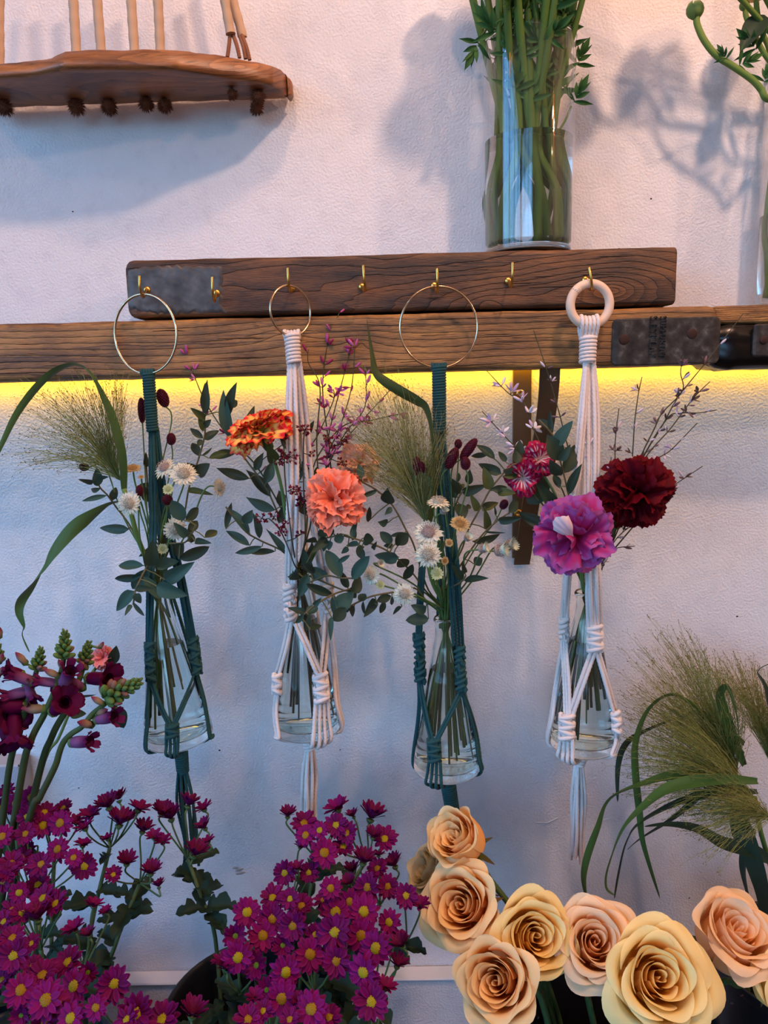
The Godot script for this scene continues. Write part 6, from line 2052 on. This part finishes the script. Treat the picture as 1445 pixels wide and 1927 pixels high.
func rose(label: String, pail: int, px: float, py: float, z: float, rpx: float, d: Vector3, open: float, tone: Array, sd: int, tall := 1.0, via := []) -> void:
	rng.seed = sd
	var cen := P(px, py, z)
	var R := rpx * 1.07 * mpp(cen)
	d = d.normalized()
	var H := R * 1.45 * tall
	var base := cen - d * H * 0.5
	var f := thing("rose", label, "flower", base, "peach roses")
	var hd := Node3D.new()
	hd.name = "bloom"
	f.add_child(hd)
	var fb := frame_on(d) * Basis(Vector3.UP, rnd(0, TAU))
	var N := 26
	for k in N:
		var q := float(k) / (N - 1)
		var phi := k * 2.39996 + rnd(-0.12, 0.12)
		var half := lerpf(1.5, 1.0, pow(q, 0.5))
		var low := R * (0.03 + 0.76 * pow(q, 0.85))
		var top_r := R * (0.03 + lerpf(0.76, 0.88, open) * pow(q, 0.9))
		var hgt := H * (0.80 + 0.19 * sin(minf(q * 1.5, 1.0) * PI * 0.5) - 0.26 * open * pow(q, 3.0) + rnd(-0.03, 0.03))
		var roll := R * (0.05 + 0.20 * open * smoothstep(0.35, 0.9, q)) * rnd(0.7, 1.3) * smoothstep(0.05, 0.3, q)
		var wav := rnd(0, TAU)
		var wamp := R * 0.075 * pow(q, 1.5)
		var inner: Color = tone[0].lerp(tone[1], clampf(q * 1.1 + rnd(-0.12, 0.12), 0, 1))
		var edge: Color = tone[2]
		var point := rnd(0.0, 0.07) * smoothstep(0.2, 0.6, q)
		var lean := lerpf(0.26, 0.07, sqrt(q))
		var m := MB.new()
		sheet(m, 16, 13, func(u, v):
			var s: float = u * 2 - 1
			var tm: float = 1.0 - 0.17 * pow(absf(s), 2.4) + point * (1.0 - absf(s))
			var t: float = v * tm
			var a: float = s * half * (0.5 + 0.5 * sin(minf(t * 1.6, 1.0) * PI / 2)) * (1.0 - 0.22 * smoothstep(0.75, 1.05, t))
			var body: float = pow(sin(minf(t / 0.42, 1.0) * PI / 2), 0.8)
			var up: float = smoothstep(0.30, 1.0, t)
			var r: float = lerpf(low * body, top_r, up * up)
			r *= 1.0 + lean * s * smoothstep(0.2, 0.7, t)
			r += wamp * sin(s * 4.3 + wav) * t * t
			var y: float = hgt * t
			var curl: float = smoothstep(0.78, 1.03, t)
			r += roll * curl
			y -= roll * 1.25 * curl * curl
			y += wamp * 0.9 * sin(s * 3.6 + wav * 1.7) * t * t
			var c := inner.lerp(edge, smoothstep(0.55, 1.0, v) * 0.8)
			c = c.lerp(tone[3], (1.0 - smoothstep(0.1, 0.6, v)) * 0.6 * q)
			return [base + fb * Vector3(sin(phi + a) * r, y, cos(phi + a) * r), c])
		part(hd, "petal", m.build(), M.rose_petal)
	# sepals, hip and stem
	var m := MB.new()
	lathe(m, [Vector2(R * 0.05, -R * 0.24), Vector2(R * 0.15, -R * 0.16), Vector2(R * 0.18, -R * 0.04), Vector2(R * 0.26, R * 0.04), Vector2(R * 0.2, R * 0.06)], 12, Transform3D(fb, base), col(84, 100, 52))
	part(f, "hip", m.build(), M.tinted)
	for k in 5:
		m = MB.new()
		var a := TAU * k / 5 + rnd(-0.2, 0.2)
		var up := rnd(-0.5, 0.35)
		sheet(m, 2, 6, func(u, v):
			var w: float = R * 0.09 * sin(PI * (0.25 + 0.72 * v)) + 0.0001
			var out: float = R * (0.15 + 0.62 * v)
			var tang := Vector3(cos(a), 0, -sin(a))
			return [base + fb * (Vector3(sin(a) * out, R * (up * v - 0.25 * v * v), cos(a) * out) + tang * (u - 0.5) * 2.0 * w), col(92, 72, 48).lerp(col(84, 104, 54), 1 - v)])
		part(f, "sepal", m.build(), M.petal)
	m = MB.new()
	var bt := in_pail(pail, 0.05)
	var mouth := pail_mouth(pail, base, 0.07)
	tube(m, spline([bt, mouth] + via + [base - d * R * 0.9 + Vector3(0, -0.012, 0), base - d * R * 0.2], 7), 0.0031, 9, col(48, 66, 36), col(70, 94, 48))
	part(f, "stem", m.build(), M.tinted)
	for k in 3:
		var at := mouth.lerp(base, 0.2 + 0.25 * k) + Vector3(rnd(-0.002, 0.002), -0.004, 0.002)
		m = MB.new()
		grain(m, at, at + Vector3(rnd(-1, 1), 0.2, rnd(0, 1)).normalized() * 0.006, 0.0011, col(92, 54, 44))
		part(f, "thorn", m.build(), M.tinted)


func roses() -> void:
	var warm := [col(250, 176, 78), col(250, 192, 112), col(252, 226, 170), col(240, 164, 118)]
	var yellow := [col(250, 192, 74), col(250, 212, 118), col(252, 234, 168), col(244, 202, 124)]
	var blush := [col(250, 186, 94), col(250, 202, 136), col(252, 226, 188), col(238, 172, 150)]
	var faded := [col(226, 190, 126), col(226, 196, 144), col(222, 204, 160), col(220, 172, 134)]
	rose("faded peach rose in profile behind the topmost rose", 2, 818, 1642, 0.19, 50, Vector3(-0.85, 0.55, 0.25), 0.55, faded, 7001, 1.15)
	rose("topmost peach rose, half closed, seen from the side", 2, 866, 1582, 0.215, 55, Vector3(-0.5, 0.72, 0.45), 0.35, warm, 7002, 1.15)
	rose("peach rose turned left with large outer petals, below the topmost", 2, 872, 1704, 0.25, 72, Vector3(-0.34, 0.62, 0.7), 0.85, warm, 7003, 1.05)
	rose("pale yellow rose with an upright oval bloom, left of the pair in the middle", 2, 1004, 1762, 0.275, 72, Vector3(0.1, 0.6, 0.78), 0.8, yellow, 7004, 1.0)
	rose("peach rose at the lower left of the group, turned left", 2, 938, 1846, 0.305, 72, Vector3(-0.34, 0.6, 0.72), 0.75, warm, 7005, 1.1)
	rose("blush rose with crinkled outer petals in the middle of the group", 2, 1118, 1775, 0.28, 74, Vector3(-0.06, 0.74, 0.66), 0.9, blush, 7006, 0.95)
	rose("largest yellow-peach rose, nearest the front", 2, 1235, 1840, 0.33, 92, Vector3(-0.02, 0.66, 0.75), 0.95, yellow, 7007, 0.95)
	rose("blush rose opening up to the right at the far right", 2, 1376, 1762, 0.275, 76, Vector3(0.25, 0.9, 0.42), 0.8, blush, 7008, 1.0)
	rose("rose cut off by the right picture edge", 2, 1470, 1850, 0.3, 60, Vector3(0.3, 0.5, 0.8), 0.85, yellow, 7009, 1.0)


func reeds() -> void:
	rng.seed = 8001
	var stalks := [["panic grass with the broad plume and most of the arching blades, at the lower right", [[1470, 1800], [1440, 1660], [1410, 1560], [1390, 1470]], 0.13, [[1190, 1330], [1175, 1290], [1205, 1240], [1250, 1200], [1300, 1200], [1345, 1240], [1385, 1290]], 520], ["panic grass with a low plume in front, at the lower right", [[1490, 1800], [1455, 1650], [1430, 1560], [1420, 1500]], 0.165, [[1175, 1500], [1185, 1440], [1180, 1380], [1210, 1330], [1270, 1310]], 480], ["panic grass leaning to the right edge", [[1500, 1790], [1480, 1640], [1465, 1520], [1450, 1440]], 0.11, [[1330, 1260], [1380, 1240], [1430, 1250], [1480, 1290], [1530, 1350]], 360], ["panic grass hanging low over the roses at the right edge", [[1510, 1790], [1490, 1680], [1470, 1590], [1455, 1540]], 0.18, [[1290, 1590], [1275, 1530], [1300, 1470], [1350, 1430]], 320]]
	var made := []
	for q in stalks:
		var root := P(q[1][3][0], q[1][3][1], q[2])
		var bt := in_pail(3, 0.04)
		var f := thing("panic_grass", q[0], "grass", bt, "panic grass stems")
		made.append(f)
		var b := MB.new()
		var pts := [bt, pail_mouth(3, root, 0.06)]
		for e in q[1]:
			pts.append(P(e[0], e[1], q[2]))
		tube(b, spline(pts, 6), 0.0026, 8, col(64, 86, 40), col(100, 122, 56))
		part(f, "stem", b.build(), M.tinted)
		var tips := []
		for e in q[3]:
			tips.append(P(e[0], e[1], q[2] + rnd(-0.02, 0.02)))
		plume(f, root, tips, q[4], col(150, 150, 84), col(108, 122, 56), col(112, 92, 52), 0.05, 0.0002, 7)
	var bl := [[0, [[1400, 1420, 0.13], [1310, 1335, 0.15], [1262, 1310, 0.16], [1222, 1338, 0.17], [1199, 1395, 0.175], [1197, 1450, 0.175], [1204, 1530, 0.175], [1211, 1590, 0.175], [1242, 1692, 0.175]], 0.0125, 0.8, 0.9, "blade_green"], [0, [[1400, 1400, 0.12], [1330, 1348, 0.13], [1280, 1352, 0.135], [1215, 1378, 0.14], [1178, 1402, 0.14], [1163, 1445, 0.14], [1162, 1510, 0.14]], 0.012, 0.9, 0.5, "leaf_dark"], [1, [[1400, 1470, 0.16], [1290, 1458, 0.175], [1210, 1478, 0.185], [1150, 1504, 0.19], [1126, 1560, 0.195], [1106, 1612, 0.197], [1098, 1652, 0.197], [1103, 1692, 0.197]], 0.0125, 1.1, 0.2, "blade_green"], [1, [[1425, 1470, 0.17], [1340, 1468, 0.19], [1262, 1484, 0.2], [1212, 1520, 0.21], [1172, 1565, 0.215], [1147, 1628, 0.218], [1142, 1668, 0.218], [1156, 1684, 0.216]], 0.0135, 0.7, 0.1, "blade_green"], [1, [[1425, 1490, 0.16], [1345, 1494, 0.165], [1270, 1515, 0.17], [1203, 1552, 0.175], [1180, 1585, 0.177], [1166, 1640, 0.178], [1156, 1692, 0.178]], 0.0115, 0.6, 0.4, "leaf_dark"], [3, [[1450, 1620, 0.18], [1415, 1602, 0.185], [1360, 1588, 0.19], [1312, 1562, 0.192], [1262, 1553, 0.194], [1212, 1556, 0.195]], 0.015, 0.3, 0.15, "leaf_dark"], [3, [[1380, 1520, 0.18], [1400, 1570, 0.185], [1425, 1640, 0.19], [1438, 1700, 0.19], [1446, 1800, 0.19]], 0.02, 0.1, 0.1, "leaf_dark"], [2, [[1400, 1440, 0.13], [1370, 1370, 0.15], [1352, 1310, 0.16], [1368, 1290, 0.165], [1385, 1330, 0.17], [1392, 1390, 0.175]], 0.013, 0.4, 0.3, "blade_green"], [2, [[1480, 1560, 0.12], [1462, 1400, 0.12], [1440, 1300, 0.125], [1425, 1262, 0.13], [1470, 1240, 0.13]], 0.012, 0.5, 0.3, "leaf_dark"], [0, [[1340, 1480, 0.15], [1270, 1540, 0.165], [1205, 1580, 0.17], [1180, 1600, 0.17]], 0.01, 0.3, 0.8, "leaf_dark"], [1, [[1420, 1560, 0.165], [1400, 1620, 0.17], [1408, 1680, 0.175], [1432, 1760, 0.18]], 0.012, 0.3, 0.6, "leaf_dark"]]
	for q in bl:
		var pts := []
		for e in q[1]:
			pts.append(P(e[0], e[1], e[2]))
		blade(made[q[0]], pts, q[2], M[q[5]], q[3], q[4])
